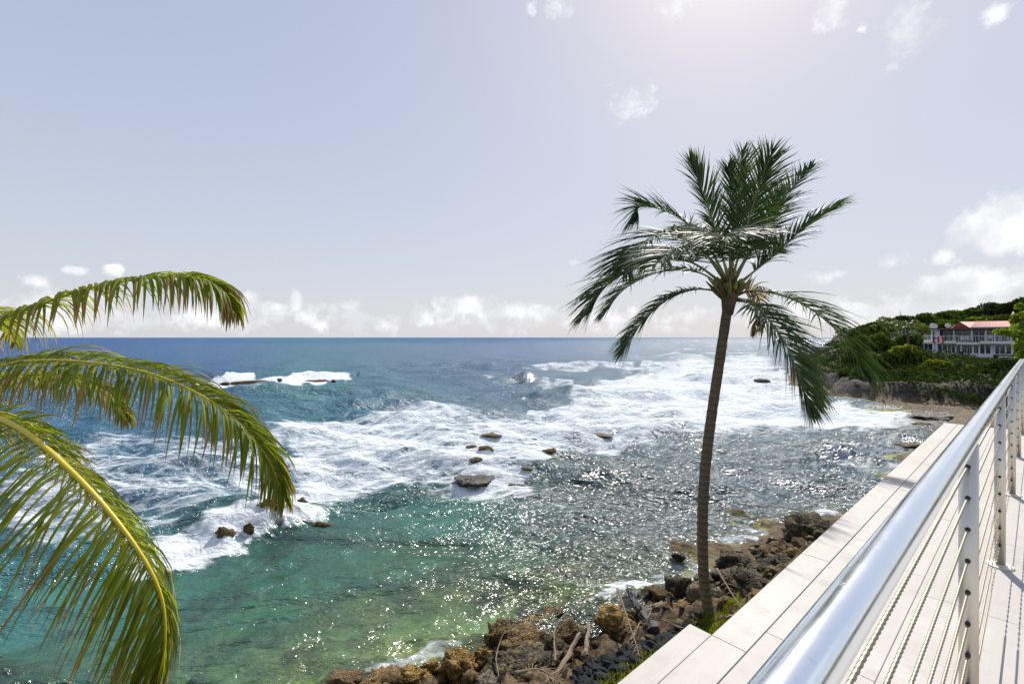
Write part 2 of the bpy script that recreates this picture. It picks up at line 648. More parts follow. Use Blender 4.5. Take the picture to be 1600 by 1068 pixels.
def mat_foliage(name, a, b, trans=0.3):
    m, N = material(name)
    p = N.obj()
    g = N.n('ShaderNodeNewGeometry')
    ri = g.outputs['Random Per Island']
    n = N.noise(p, 0.9, 3, 0.5)
    c = N.mix(N.math('MULTIPLY_ADD', ri, 0.6, N.math('MULTIPLY', N.step(n, 0.35, 0.65), 0.4)), a, b)
    hv = N.n('ShaderNodeHueSaturation')
    N.link(c, hv.inputs['Color'])
    N.link(N.math('MULTIPLY_ADD', N.rnd(), 0.5, 0.75), hv.inputs['Value'])
    N.link(N.math('MULTIPLY_ADD', N.rnd(), 0.05, 0.475), hv.inputs['Hue'])
    pr = N.principled(hv.outputs[0], 0.8, 0, None, 0.0)
    tr = N.n('ShaderNodeBsdfTranslucent')
    mul = N.n('ShaderNodeMix', data_type='RGBA', blend_type='MULTIPLY')
    mul.inputs[0].default_value = 1
    N.link(hv.outputs[0], mul.inputs[6])
    mul.inputs[7].default_value = (1.7, 1.7, 0.7, 1)
    N.link(mul.outputs[2], tr.inputs[0])
    ms = N.n('ShaderNodeMixShader')
    ms.inputs[0].default_value = trans
    N.link(pr, ms.inputs[1])
    N.link(tr.outputs[0], ms.inputs[2])
    N.out(ms.outputs[0])
    return m


M_LEAF_MID = mat_foliage('tree_leaf_green', (0.045, 0.075, 0.018), (0.115, 0.16, 0.03), 0.35)
M_LEAF_DARK = mat_foliage('tree_leaf_dark', (0.03, 0.05, 0.018), (0.07, 0.10, 0.028), 0.25)
M_LEAF_LIGHT = mat_foliage('tree_leaf_bright', (0.10, 0.15, 0.02), (0.22, 0.26, 0.035), 0.45)
M_GRASS = mat_foliage('grass_blade', (0.11, 0.14, 0.012), (0.26, 0.26, 0.03), 0.4)
M_TWIG = simple('tree_bark', (0.10, 0.08, 0.06), 0.9, bump=0.5)

# ------------------------------------------------------------------ the shore: ground above and below the water
LAND = [(-40, -9), (-14, 2.2), (-8, 5.2), (-5.2, 6.7), (-3.4, 7.9), (-.9, 9.1), (1.2, 10.2), (2.0, 10.8), (3.4, 11.3), (5.9, 12.7), (7.6, 14.2),
        (9.2, 15.1), (10.9, 15.9), (17.6, 20), (27.2, 29), (34, 35), (38.6, 38.6), (38.6, 41), (36.6, 44), (35.6, 48),
        (35.0, 51), (36.2, 56), (39, 63), (45, 74), (60, 98), (90, 135), (230, 160), (230, -120), (-40, -120)]


def ground_parts(x, y):
    d = poly_sd(x, y, LAND)
    t = DV.x * x + DV.y * y
    far = sstep(36, 52, t)
    rag = fbm(x * 0.55, y * 0.55, octaves=4, seed=3)
    rag2 = fbm(x * 0.16, y * 0.16, octaves=3, seed=31)
    dn = d + rag * (0.45 + 0.5 * far) + far * rag2 * 1.2
    near_land = 0.95 * sstep(0.0, 2.7, dn) + 0.7 * sstep(1.4, 3.6, dn) + 0.18 * sstep(3.4, 6, dn) + 0.75 * fbm(x * 1.9, y * 1.9, octaves=5, seed=5, gain=.62) * sstep(-.5, .6, dn) * (1 - sstep(2.2, 3.4, dn))
    ledge = np.round((rag2 + rag) * 4) / 4
    cs = 2.6 - 2.2 * sstep(42, 46, y)
    far_land = 0.32 * sstep(-0.2, 0.5, dn) + (1.7 + .5 * ledge) * sstep(cs, cs + 2.2, dn + .7 * rag) + 0.3 * sstep(5, 12, dn)
    far_land = far_land + 0.4 * fbm(x * 0.7, y * 0.7, octaves=4, seed=8) * sstep(0, 2, dn)
    hill = 6.2 * sstep(84, 112, y + 0.18 * (x - 75)) * sstep(52, 80, x) + 2.2 * sstep(56, 76, y) * sstep(44, 56, x) * (1 - sstep(62, 70, x))
    far_land = far_land + hill * sstep(2, 8, dn)
    sea = np.where(dn < 0, np.maximum(0.17 * dn, -2.6 + 0 * dn), 0)
    stones = fbm(x * 0.9 + 5, y * 0.9, octaves=4, seed=12)
    stones = np.abs(stones) * 0.9
    sea = sea + np.where(d < 0.4, (stones - 0.25) * np.clip(-d * 0.4, 0.1, 0.85) * (1 - .8 * sstep(8, 14, x)), 0)
    return near_land * (1 - far) + far_land * far + sea


def ground_z(x, y):
    return float(ground_parts(np.array([x], dtype=float), np.array([y], dtype=float))[0])


def build_shore():
    xs = np.concatenate([np.arange(-30, 18, 0.16), np.arange(18, 70, 0.5), np.arange(70, 231, 2.0)])
    ys = np.concatenate([np.arange(-20, 2, 1.0), np.arange(2, 24, 0.16), np.arange(24, 80, 0.5), np.arange(80, 161, 2.0)])
    X, Y = np.meshgrid(xs, ys)
    Z = ground_parts(X.ravel(), Y.ravel())
    n = len(xs)
    i = np.arange((len(ys) - 1) * (n - 1))
    r_, c_ = i // (n - 1), i % (n - 1)
    a = r_ * n + c_
    faces = np.stack([a, a + 1, a + n + 1, a + n], 1)
    m, N = material('shore_ground')
    p = N.pos()
    sp = N.n('ShaderNodeSeparateXYZ')
    N.link(p, sp.inputs[0])
    n1 = N.noise(p, 0.9, 7, 0.62, 0.4)
    n2 = N.noise(p, 5.5, 6, 0.65)
    n3 = N.noise(p, 0.35, 3, 0.5)
    above = N.mix(N.step(n2, 0.35, 0.65), (0.03, 0.02, 0.011), (0.17, 0.115, 0.055))
    bed = N.mix(N.step(n1, 0.40, 0.60), (0.05, 0.055, 0.018), (0.52, 0.48, 0.17))
    bed = N.mix(N.step(n2, 0.55, 0.36), bed, (0.035, 0.035, 0.014))
    bed = N.mix(N.step(n3, 0.45, 0.62), bed, (0.36, 0.42, 0.22))
    t = N.math('ADD', N.math('MULTIPLY', sp.outputs[0], DV.x), N.math('MULTIPLY', sp.outputs[1], DV.y))
    cliff = N.mix(N.step(N.noise(N.mapping(p, (1, 1, 5)), 0.5, 6, 0.65), 0.36, 0.64), (0.028, 0.024, 0.022), (0.085, 0.07, 0.06))
    plat = N.mix(N.step(n2, 0.35, 0.6), (0.045, 0.034, 0.022), (0.19, 0.14, 0.08))
    cliff = N.mix(N.step(N.math('ADD', sp.outputs[2], N.math('MULTIPLY', n1, .4)), 1.15, 0.5), cliff, plat)
    above = N.mix(N.step(t, 36.0, 46.0), above, cliff)
    geo = N.n('ShaderNodeNewGeometry')
    sn = N.n('ShaderNodeSeparateXYZ')
    N.link(geo.outputs['Normal'], sn.inputs[0])
    green = N.mix(n2, (0.03, 0.04, 0.015), (0.06, 0.075, 0.022))
    g = N.math('MULTIPLY', N.step(sn.outputs[2], 0.75, 0.93), N.step(N.math('ADD', sp.outputs[2], n1), 2.4, 3.0))
    above = N.mix(g, above, green)
    c = N.mix(N.step(N.math('ADD', sp.outputs[2], N.math('MULTIPLY', n2, 0.3)), -0.1, 0.12), bed, above)
    N.out(N.principled(c, 0.85, 0, N.bump(N.math('ADD', n2, N.math('MULTIPLY', n1, 1.5)), 0.8, 0.12), 0.3))
    me = mesh_np('shore', np.stack([X.ravel(), Y.ravel(), Z], 1), faces, m, True)
    tag(link_obj('shore', me), 'brown rocky shore and headland rising from the shallow sea bed', kind='structure')


build_shore()


# ------------------------------------------------------------------ the sea
SEA = {}


def sea_z(x, y):
    i = min(int(np.searchsorted(SEA['rr'], math.hypot(x, y))), len(SEA['rr']) - 1)
    j = min(int(np.searchsorted(SEA['th'], math.atan2(x, y))), len(SEA['th']) - 1)
    return float(SEA['z'][i, j])


def build_sea():
    rr = 1 / np.linspace(1 / 6.2, 1 / 420.0, 690)
    rr = np.concatenate([rr, np.geomspace(420, 60000, 64)[1:]])
    th = np.radians(np.linspace(-82, 84, 880))
    Rg, Tg = np.meshgrid(rr, th, indexing='ij')
    x, y = (Rg * np.sin(Tg)).ravel(), (Rg * np.cos(Tg)).ravel()
    dr = np.gradient(rr)[:, None].repeat(len(th), 1).ravel()
    r = Rg.ravel()
    with np.errstate(divide='ignore', invalid='ignore'):
        yy = np.maximum(y, 0.6)
        u = U0 + F * x / yy
        v = V0 + F * CAM_Z / yy
    front = y > 2.0
    # soft polygons in the plan of the bay, given by where their corners are seen
    wu = u + 16 * vnoise(u / 38, v / 13, seed=40) + 8 * vnoise(u / 14, v / 6, seed=41)
    wv = v + 6 * vnoise(u / 34, v / 12, seed=42) + 3.5 * vnoise(u / 12, v / 5, seed=43)

    def region(poly, feather):
        p = [(a, b * 2.2) for a, b in poly]
        d = poly_sd(wu, wv * 2.2, p)
        return sstep(-feather, feather, d) * front

    foam = np.zeros_like(x)
    surf = [
        ([(405, 668), (470, 652), (560, 648), (610, 630), (655, 620), (700, 632), (760, 646), (800, 640), (830, 640), (880, 628), (900, 612), (960, 590), (1010, 572),
          (1060, 556), (1180, 548), (1290, 596), (1300, 626), (1430, 640), (1445, 662), (1400, 684), (1310, 682), (1220, 684), (1130, 690),
          (1040, 690), (960, 704), (890, 708), (860, 745), (850, 782), (780, 785), (720, 792), (690, 770), (640, 752), (560, 760), (520, 785), (470, 800), (440, 760), (455, 720)], 42, 0.84),
        ([(430, 690), (560, 668), (760, 668), (900, 650), (1010, 640), (1040, 668), (900, 690), (860, 720), (820, 760), (720, 740), (600, 730), (480, 760)], 26, 0.86),
        ([(1010, 640), (1060, 600), (1280, 620), (1425, 645), (1400, 672), (1200, 676), (1050, 672)], 30, 1.15),
        ([(880, 626), (905, 600), (1000, 588), (1100, 590), (1180, 600), (1170, 630), (1000, 630)], 16, 0.98),
        ([(60, 700), (180, 668), (330, 680), (440, 690), (470, 770), (420, 800), (330, 820), (250, 850), (120, 880), (0, 860), (0, 740)], 34, 0.70),
        ([(200, 880), (250, 850), (340, 822), (420, 806), (500, 796), (520, 812), (470, 832), (400, 856), (330, 880), (280, 895), (200, 910)], 24, 0.98),
        ([(310, 598), (380, 589), (470, 588), (545, 588), (548, 593), (500, 600), (430, 606), (330, 610), (290, 606)], 6, 1.15),
        ([(340, 606), (470, 603), (420, 616), (350, 618)], 8, 0.6),
        ([(790, 575), (860, 570), (1010, 570), (1060, 566), (1050, 576), (900, 580), (800, 580)], 5, 0.74),
        ([(700, 590), (800, 588), (880, 592), (800, 595)], 4, 0.66),
        ([(980, 556), (1150, 552), (1250, 556), (1100, 562)], 5, 0.7),
        ([(1150, 570), (1260, 574), (1300, 584), (1180, 582)], 6, 0.8),
        ([(845, 604), (880, 600), (960, 602), (1000, 606), (940, 612), (860, 614)], 5, 0.72),
        ([(760, 650), (850, 640), (900, 652), (820, 660)], 8, 0.8),
        ([(860, 965), (930, 915), (1010, 890), (1090, 850), (1180, 815), (1290, 775), (1390, 700), (1450, 690), (1420, 740), (1300, 832), (1180, 890), (1040, 935), (925, 968)], 24, 0.58),
        ([(900, 962), (960, 935), (1040, 915), (1120, 880), (1230, 830), (1260, 812), (1240, 850), (1150, 890), (1040, 930), (960, 962)], 14, 0.84),
        ([(1040, 905), (1120, 868), (1230, 815), (1300, 790), (1320, 805), (1250, 850), (1150, 890)], 14, 0.86),
        ([(1290, 720), (1380, 690), (1440, 668), (1450, 690), (1350, 740)], 10, 0.6),
        ([(560, 1052), (660, 1008), (740, 990), (770, 1004), (700, 1040), (580, 1064)], 16, 0.58),
    ]
    for poly, fe, dens in surf:
        foam = np.maximum(foam, region(poly, fe) * dens)
    # white caps out at sea
    far = sstep(45, 75, y) * (1 - sstep(900, 2000, r))
    caps = fbm(x * 0.05, y * 0.22, octaves=4, seed=60)
    foam = np.maximum(foam, far * 0.62 * sstep(0.30, 0.46, caps) * (0.7 + 0.5 * sstep(750, 1100, u)))
    # lighter scum lines drifting in the lagoon
    lag = region([(280, 900), (520, 800), (660, 780), (900, 760), (1300, 700), (1300, 800), (900, 980), (560, 1068), (0, 1068), (0, 930)], 30)
    streak = 1 - np.abs(fbm(x * 0.28 + 0.4 * y, y * 0.5 - 0.25 * x, octaves=3, seed=70)) * 5
    foam = np.maximum(foam, lag * (0.10 + 0.24 * np.clip(streak, 0, 1)))

    # ---- waves
    z = np.zeros_like(x)
    calm = 1 - lag * (0.74 - 0.69 * sstep(600, 960, u))
    g = np.random.default_rng(11)
    lam = np.geomspace(0.55, 15.0, 54)
    for L in lam:
        phi = g.normal(0.12, 0.5)
        kx, ky = math.sin(phi) * 2 * math.pi / L, math.cos(phi) * 2 * math.pi / L
        A = 0.0115 * L ** 0.9 * g.uniform(0.6, 1.4)
        ph = g.uniform(0, 6.28)
        wob = 1.2 * vnoise(x / (L * 4) + ph, y / (L * 4), seed=int(L * 100))
        s = np.sin(kx * x + ky * y + ph + wob)
        s = 2 * ((s + 1) / 2) ** 1.7 - 0.8
        fade = 1 - sstep(0.22, 0.5, dr / L)
        z += A * s * fade * (calm if L < 7 else calm * 0.8)
    # the swell lines that stand up over the reef, by where their crests are seen
    crests = [((330, 617), (560, 612), .55, 2.2), ((560, 638), (640, 622), .40, 1.6), ((400, 640), (600, 634), .35, 1.8), ((770, 577), (1060, 571), .75, 3.0), ((830, 600), (1000, 604), .55, 2.0),
              ((850, 622), (1040, 626), .60, 1.5), ((1010, 592), (1130, 598), .6, 1.8), ((740, 602), (860, 598), .4, 2.2), ((640, 655), (830, 648), .35, 1.0),
              ((880, 648), (1060, 655), .3, 1.0), ((1090, 618), (1250, 622), .35, 1.2), ((1060, 655), (1380, 668), .14, 1.4), ((150, 640), (330, 628), .4, 1.8),
              ((100, 600), (300, 590), .5, 3.0), ((550, 580), (760, 574), .5, 3.2), ((260, 862), (480, 812), .09, .6), ((300, 592), (545, 587), .65, 1.6)]
    for a, b, h, w in crests:
        A_, B_ = at_z(*a), at_z(*b)
        dd, t = seg_dist(x, y, A_, B_)
        dd = dd + 0.35 * w * vnoise(x / 5, y / 5, seed=int(a[0]))
        side = np.where((y - (A_.y + (B_.y - A_.y) * np.clip(t, 0, 1))) > 0, 1.7, 0.8)   # steeper towards the shore
        z += 1.35 * h * np.exp(-(dd / (w * side)) ** 2) * (1 + 0.35 * vnoise(x / 2.2, y / 2.2, seed=9))
    z += 0.05 * foam * fbm(x * 2.2, y * 2.2, octaves=3, seed=81) * (1 - sstep(20, 60, r))
    z *= 1 - 0.75 * sstep(1.2, -2.5, -poly_sd(x, y, LAND))
    z *= 1 - sstep(400, 3000, r)

    # ---- colour of the water body (what the bed and the depth give it), and how clear it is
    pts = [(100, 540, .012, .058, .140, 0), (800, 540, .014, .062, .135, 0), (1200, 545, .03, .075, .115, 0), (300, 575, .013, .070, .145, 0), (700, 580, .014, .078, .130, 0),
           (480, 617, .018, .115, .125, 0), (560, 634, .016, .095, .125, 0), (900, 600, .022, .082, .115, 0), (250, 650, .020, .100, .150, 0), (700, 650, .020, .090, .115, 0),
           (200, 760, .022, .080, .115, .0), (420, 740, .024, .085, .115, 0), (100, 880, .02, .105, .105, 0), (40, 960, .02, .12, .095, .1), (250, 940, .02, .115, .075, .2),
           (560, 800, .02, .085, .06, .12), (700, 810, .022, .105, .07, .15), (640, 870, .025, .12, .065, .3), (480, 900, .02, .10, .06, .25), (420, 960, .025, .12, .06, .35),
           (760, 890, .03, .09, .05, .4), (560, 980, .04, .10, .04, .6), (760, 950, .05, .09, .035, .75), (300, 1040, .02, .10, .05, .45), (150, 1050, .02, .10, .06, .3),
           (500, 1050, .05, .09, .035, .75), (640, 1010, .06, .09, .03, .8), (900, 800, .028, .062, .062, .12), (1050, 800, .032, .06, .065, .1), (1000, 870, .035, .06, .05, .3),
           (900, 920, .05, .075, .04, .55), (1200, 760, .028, .062, .075, .05), (1350, 710, .03, .07, .08, .05), (1100, 880, .04, .06, .05, .35), (1250, 820, .04, .06, .055, .25), (1250, 650, .04, .09, .10, 0), (1480, 650, .10, .10, .07, 0)]
    P = np.array(pts)
    acc = np.zeros((len(x), 4))
    wsum = np.zeros(len(x))
    uu, vv = np.clip(u, -300, 1900), np.clip(v, 528, 1400)
    for q in P:
        d2 = ((uu - q[0]) / 2.0) ** 2 + ((vv - q[1]) * 1.25) ** 2
        w = 1 / (d2 + 350.0) ** 1.7
        wsum += w
        acc += w[:, None] * q[2:6]
    acc /= wsum[:, None]
    acc[:, 3] = np.clip(acc[:, 3] * 1.15, 0, .88)
    acc[:, :3] *= np.array([1.5, 1.45, 1.65])
    tint = np.concatenate([acc[:, :3], np.ones((len(x), 1))], 1)
    nth, nr = len(th), len(rr)
    SEA['rr'], SEA['th'], SEA['z'] = rr, th, z.reshape(nr, nth)
    i = np.arange((nr - 1) * (nth - 1))
    a = (i // (nth - 1)) * nth + i % (nth - 1)
    faces = np.stack([a, a + nth, a + nth + 1, a + 1], 1)

    m, N = material('sea_water')
    p = N.pos()
    foam_a = N.attr('foam')
    clar = N.attr('clar')
    tint_a = N.attr('tint', 'Color')
    # broken lace of foam
    warp = N.n('ShaderNodeTexNoise')
    N.link(p, warp.inputs['Vector'])
    warp.inputs['Scale'].default_value = 0.9
    warp.inputs['Detail'].default_value = 4
    va = N.n('ShaderNodeVectorMath', operation='MULTIPLY_ADD')
    N.link(warp.outputs['Color'], va.inputs[0])
    va.inputs[1].default_value = (1.5, 1.5, 0)
    N.link(p, va.inputs[2])
    q = N.mapping(va.outputs[0], (0.46, 1.25, 0), (0, 0, R(-9)))
    vor = N.n('ShaderNodeTexVoronoi', feature='DISTANCE_TO_EDGE')
    N.link(q, vor.inputs['Vector'])
    vor.inputs['Scale'].default_value = 1.15
    vor2 = N.n('ShaderNodeTexVoronoi', feature='DISTANCE_TO_EDGE')
    N.link(q, vor2.inputs['Vector'])
    vor2.inputs['Scale'].default_value = 3.7
    lace = N.math('MINIMUM', N.math('MULTIPLY', vor.outputs['Distance'], 1.5), N.math('MULTIPLY_ADD', vor2.outputs['Distance'], 1.3, 0.14))
    nz = N.noise(q, 0.62, 8, 0.66, 0.6)
    nf = N.noise(q, 4.5, 6, 0.7, 0.3)
    pat = N.math('ADD', N.math('MULTIPLY', lace, 1.15), N.math('ADD', N.math('MULTIPLY', nz, 1.15), N.math('MULTIPLY', nf, 0.55)))
    band = N.noise(N.mapping(va.outputs[0], (0.10, 0.42, 0), (0, 0, R(-10))), 1.0, 4, 0.6, 0.5)
    pat = N.math('ADD', pat, N.math('MULTIPLY', N.math('SUBTRACT', band, 0.5), 1.1))
    fm = N.step(N.math('SUBTRACT', N.math('MULTIPLY', foam_a, 1.58), pat), -0.22, 0.50)
    # ripples
    rip1 = N.noise(N.mapping(p, (1.0, 1.7, 1), (0, 0, R(12))), 1.3, 3, 0.55, 0.6)
    rip2 = N.noise(N.mapping(p, (1.0, 1.9, 1), (0, 0, R(-16))), 4.6, 2.0, 0.55, 0.8)
    chop = N.attr('chop')
    rip0 = N.noise(N.mapping(p, (0.45, 1.5, 1), (0, 0, R(6))), 0.22, 3, 0.55, 0.4)
    b = N.bump(rip1, chop, 0.46, N.bump(rip0, 0.6, 1.9))
    b = N.bump(rip2, chop, 0.18, b)
    fnb = N.bump(rip1, 0.7, 0.3)
    fb = N.bump(N.math('ADD', N.math('MULTIPLY', fm, 0.6), nf), 0.6, 0.10, fnb)
    # body of water
    body = N.n('ShaderNodeBsdfDiffuse')
    # weed and reef on the bed darken the shallows in patches
    weed = N.noise(p, 0.42, 6, 0.62, 0.8)
    mott = N.noise(N.mapping(p, (1, 1.3, 1)), 1.7, 5, 0.65, 0.6)
    shal = N.step(clar, 0.06, 0.30)
    wd = N.math('MULTIPLY', shal, N.math('ADD', N.math('MULTIPLY', N.step(weed, 0.45, 0.60), 0.55), N.math('MULTIPLY', N.step(mott, 0.46, 0.66), 0.4)), clamp=True)
    N.link(N.mix(wd, tint_a, (0.016, 0.040, 0.018)), body.inputs[0])
    N.link(b, body.inputs[2])
    tr = N.n('ShaderNodeBsdfTransparent')
    tr.inputs[0].default_value = (0.74, 0.90, 0.70, 1)
    s1 = N.n('ShaderNodeMixShader')
    N.link(clar, s1.inputs[0])
    N.link(body.outputs[0], s1.inputs[1])
    N.link(tr.outputs[0], s1.inputs[2])
    gl1 = N.n('ShaderNodeBsdfGlossy')
    gl1.inputs['Roughness'].default_value = 0.15
    N.link(b, gl1.inputs['Normal'])
    gl2 = N.n('ShaderNodeBsdfGlossy')
    gl2.inputs['Roughness'].default_value = 0.29
    N.link(b, gl2.inputs['Normal'])
    gl = N.n('ShaderNodeMixShader')
    gl.inputs[0].default_value = 0.5
    N.link(gl1.outputs[0], gl.inputs[1])
    N.link(gl2.outputs[0], gl.inputs[2])
    fr = N.n('ShaderNodeFresnel')
    fr.inputs[0].default_value = 1.38
    N.link(b, fr.inputs['Normal'])
    # a wind-roughened sea never mirrors fully at a grazing view: the facets that show are the tilted ones
    frc = N.math('MINIMUM', fr.outputs[0], 0.17)
    s2 = N.n('ShaderNodeMixShader')
    N.link(frc, s2.inputs[0])
    N.link(s1.outputs[0], s2.inputs[1])
    N.link(gl.outputs[0], s2.inputs[2])
    fo = N.principled(N.mix(N.step(nf, .35, .65), (0.58, 0.64, 0.68), (0.82, 0.835, 0.85)), 0.9, 0, fb, 0.12)
    s3 = N.n('ShaderNodeMixShader')
    N.link(N.math('MULTIPLY', fm, 0.95), s3.inputs[0])
    N.link(s2.outputs[0], s3.inputs[1])
    N.link(fo, s3.inputs[2])
    N.out(s3.outputs[0])
    me = mesh_np('sea', np.stack([x, y, z], 1), faces, m, True,
                 {'foam': ('FLOAT', foam), 'chop': ('FLOAT', np.clip(calm, .40, 1)), 'clar': ('FLOAT', acc[:, 3]), 'tint': ('FLOAT_COLOR', tint)})
    tag(link_obj('sea', me), 'blue green sea with white surf breaking over the reef', kind='structure')


build_sea()

# ------------------------------------------------------------------ terrace
RAIL_C = -0.15
END_T = 10.05
terrace = empty('terrace', (0, 0, DECK_Z), DECK_RZ)
tag(terrace, 'cream tiled terrace with an overhanging coping above the shore', kind='structure')


def lc(c):
    return -c      # local y of the terrace empty points out to sea


def deck_box(name, t0, t1, c0, c1, z0, z1, mat, e=0.0, parent=terrace):
    """c0 < c1"""
    cx, cy, cz = (t0 + t1) / 2, -(c0 + c1) / 2, z1
    hx, hy = (t1 - t0) / 2, (c1 - c0) / 2
    mb = MB()
    if e > 0:
        mb.bevbox((-hx, -hy, z0 - z1), (hx, hy, 0), e)
    else:
        mb.box((-hx, -hy, z0 - z1), (hx, hy, 0))
    return mb.build(name, mat, parent, (cx, cy, cz))


deck_box('slab', -3.0, END_T - .006, -0.965, 4.2, -0.20, -0.013, M_GROUT)
deck_box('slab', -3.0, 2.064, -1.08, -0.9655, -0.20, -0.013, M_GROUT)
rows = [-0.83 + 0.405 * k for k in range(0, 12)]
G = 0.0012
for k, c0 in enumerate(rows):
    t = -3.0 + (0.17 if k % 2 else 0.42)
    ts = [-3.0]
    while t < END_T - 0.02:
        if t > -2.9: ts.append(t)
        t += 1.215
    ts.append(END_T)
    for a, b in zip(ts[:-1], ts[1:]):
        deck_box('tile', a + G, b - G, c0 + G, min(c0 + 0.405, 4.2) - G, -0.012, random.uniform(-.0006, .0006), M_TILE, 0.0012)
ts = [2.07 + 1.215 * k for k in range(-4, 7)]
ts = [-3.0] + [q for q in ts if q > -2.9] + [END_T]
for a, b in zip(ts[:-1], ts[1:]):
    deck_box('coping_tile', a + G, b - G, -0.985, -0.83 - 0.0035, -0.045, random.uniform(0.0, .001), M_TILE, 0.0015)
for a, b in ((-3.0, -0.36), (-0.36, 2.072)):
    deck_box('coping_tile', a + G, b - G, -1.092, -0.985 - 0.002, -0.045, 0.0005, M_TILE, 0.0015)
# wall that carries the terrace
wz = -DECK_Z
deck_box('retaining_wall', -3.0, END_T - .25, -0.80, -0.55, wz + 0.8, -0.2, M_CONC)
deck_box('retaining_wall', END_T - .25, END_T - .05, -0.80, 4.2, wz + 0.4, -0.2, M_CONC)

# ------------------------------------------------------------------ railing
rail = empty('cable_railing', tc(0, 0, DECK_Z), DECK_RZ)
tag(rail, 'stainless steel railing with round handrail, posts and twisted wire cables along the terrace', 'railing')
RY = -RAIL_C
POST_T = [-3.52 + 0.0, -1.64, 0.24, 2.12, 4.0, 5.88, 7.76, 9.64]
RH = 1.07
RAD = 0.0262
corner = POST_T[-1]
# handrail with a rounded corner, then on along the end of the terrace
pts = [(t, RY, RH - RAD) for t in np.linspace(-3.6, corner - 0.09, 60)]
for k in range(1, 9):
    a = k / 8 * math.pi / 2
    pts.append((corner - 0.09 + 0.09 * math.sin(a), RY - 0.09 + 0.09 * math.cos(a), RH - RAD))
pts += [(corner, RY - 0.09 - s, RH - RAD) for s in np.linspace(0.1, 3.6, 20)]
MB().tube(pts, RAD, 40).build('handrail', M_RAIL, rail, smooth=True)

post_me = None
CAB_H = [0.131 + 0.1023 * k for k in range(9)]
posts = [(t, RY) for t in POST_T] + [(corner, RY - 1.75), (corner, RY - 3.5)]
pm = MB().lathe([(0.0245, 0.008), (0.0245, RH - 2 * RAD + .004)], 28)
post_me = pm.mesh('post', M_POST, True)
fl = MB().lathe([(0.062, 0.0), (0.062, 0.006), (0.058, 0.010), (0.034, 0.012), (0.032, 0.016)], 32)
fl_me = fl.mesh('base_flange', M_POST, False)
fm_ = MB().lathe([(0.0035, -0.024), (0.0065, -0.012), (0.0075, -0.004), (0.0075, 0.0)], 14)
fit_me = fm_.mesh('cable_fitting', M_RUBBER, True)
for i, (t, yy) in enumerate(posts):
    p = link_obj('post', post_me, rail, (t, yy, 0))
    link_obj('base_flange', fl_me, p, (0, 0, 0))
    for h in CAB_H:
        if i < len(POST_T):
            f = link_obj('cable_fitting', fit_me, p, (-0.0225, 0, h))
            f.rotation_euler = (0, R(90), 0)
        if i >= len(POST_T) - 1:
            f = link_obj('cable_fitting', fit_me, p, (0, -0.0225, h))
            f.rotation_euler = (R(90), 0, 0)


def rope_mesh():
    ts_ = np.concatenate([np.arange(-3.5, 0.1, 0.10), np.arange(0.1, 3.2, 0.0055), np.arange(3.2, corner + .001, 0.06)])
    n, lobes = 12, 6
    k = np.arange(n)
    vs = []
    for t in ts_:
        tw = 2 * math.pi * t / 0.10
        a = 2 * math.pi * k / n
        rad = 0.0031 * (1 + 0.20 * np.cos(lobes * a))
        aa = a + tw
        vs.append(np.stack([np.full(n, t), rad * np.cos(aa), rad * np.sin(aa)], 1))
    V = np.concatenate(vs)
    m_ = len(ts_)
    i = np.arange((m_ - 1) * n)
    r_, c_ = i // n, i % n
    c2 = (c_ + 1) % n
    Fc = np.stack([r_ * n + c_, r_ * n + c2, (r_ + 1) * n + c2, (r_ + 1) * n + c_], 1)
    return mesh_np('cable', V, Fc, M_CABLE, True)


rope = rope_mesh()
side_rope = MB().tube([(0, 0, 0), (0, -3.5, 0)], 0.0036, 10).mesh('cable', M_CABLE, True)
for h in CAB_H:
    link_obj('cable', rope, rail, (0, RY, h))
    link_obj('cable', side_rope, rail, (corner, RY, h))


# ------------------------------------------------------------------ palms
def spline(ctrl, n):
    """Catmull-Rom through the control points"""
    P = [Vector(p) for p in ctrl]
    P = [P[0] * 2 - P[1]] + P + [P[-1] * 2 - P[-2]]
    m_ = len(P) - 3
    out = []
    for i in range(n):
        s = i / (n - 1) * m_
        k = min(int(s), m_ - 1)
        f = s - k
        a, b, c, d = P[k:k + 4]
        out.append(0.5 * ((2 * b) + (c - a) * f + (2 * a - 5 * b + 4 * c - d) * f * f + (3 * b - a - 3 * c + d) * f ** 3))
    return out


def leaflet(base, T, S, U, side, s, L, w, grav, wind, g, segs=5, fold=False, twist=0.0, fwd=1.0, bias=None):
    ph = R(66 - 44 * s + g.gauss(0, 8)) * fwd
    d = (T * math.cos(ph) + S * side * math.sin(ph) + U * (0.22 + g.uniform(-.12, .12))).normalized()
    if bias is not None: d = (d + bias).normalized()
    wv = (T - d * T.dot(d)).normalized()
    wv = (wv * math.cos(twist) + d.cross(wv) * math.sin(twist)).normalized()
    p = Vector(base)
    prof = [0.55, 1.0, 0.95, 0.7, 0.38, 0.04] if segs == 5 else [0.6, 1.0, 0.75, 0.05]
    vs, la = [], []
    gr = grav * g.uniform(0.5, 1.5)
    for k in range(segs + 1):
        ww = wv * (w * 0.5 * prof[k])
        if fold:
            nn = d.cross(wv) * (w * 0.16 * prof[k])
            vs += [p - ww - nn, p + nn, p + ww - nn]
            la += [k / segs] * 3
        else:
            vs += [p - ww, p + ww]
            la += [k / segs] * 2
        p = p + d * (L / segs)
        d = (d + Vector((0, 0, -1)) * gr * (1.0 / segs) + wind * (1.0 / segs)).normalized()
        wv = (wv - d * wv.dot(d)).normalized()
    st = 3 if fold else 2
    fs = []
    for k in range(segs):
        for j in range(st - 1):
            a = k * st + j
            fs.append((a, a + 1, a + st + 1, a + st))
    return vs, fs, la


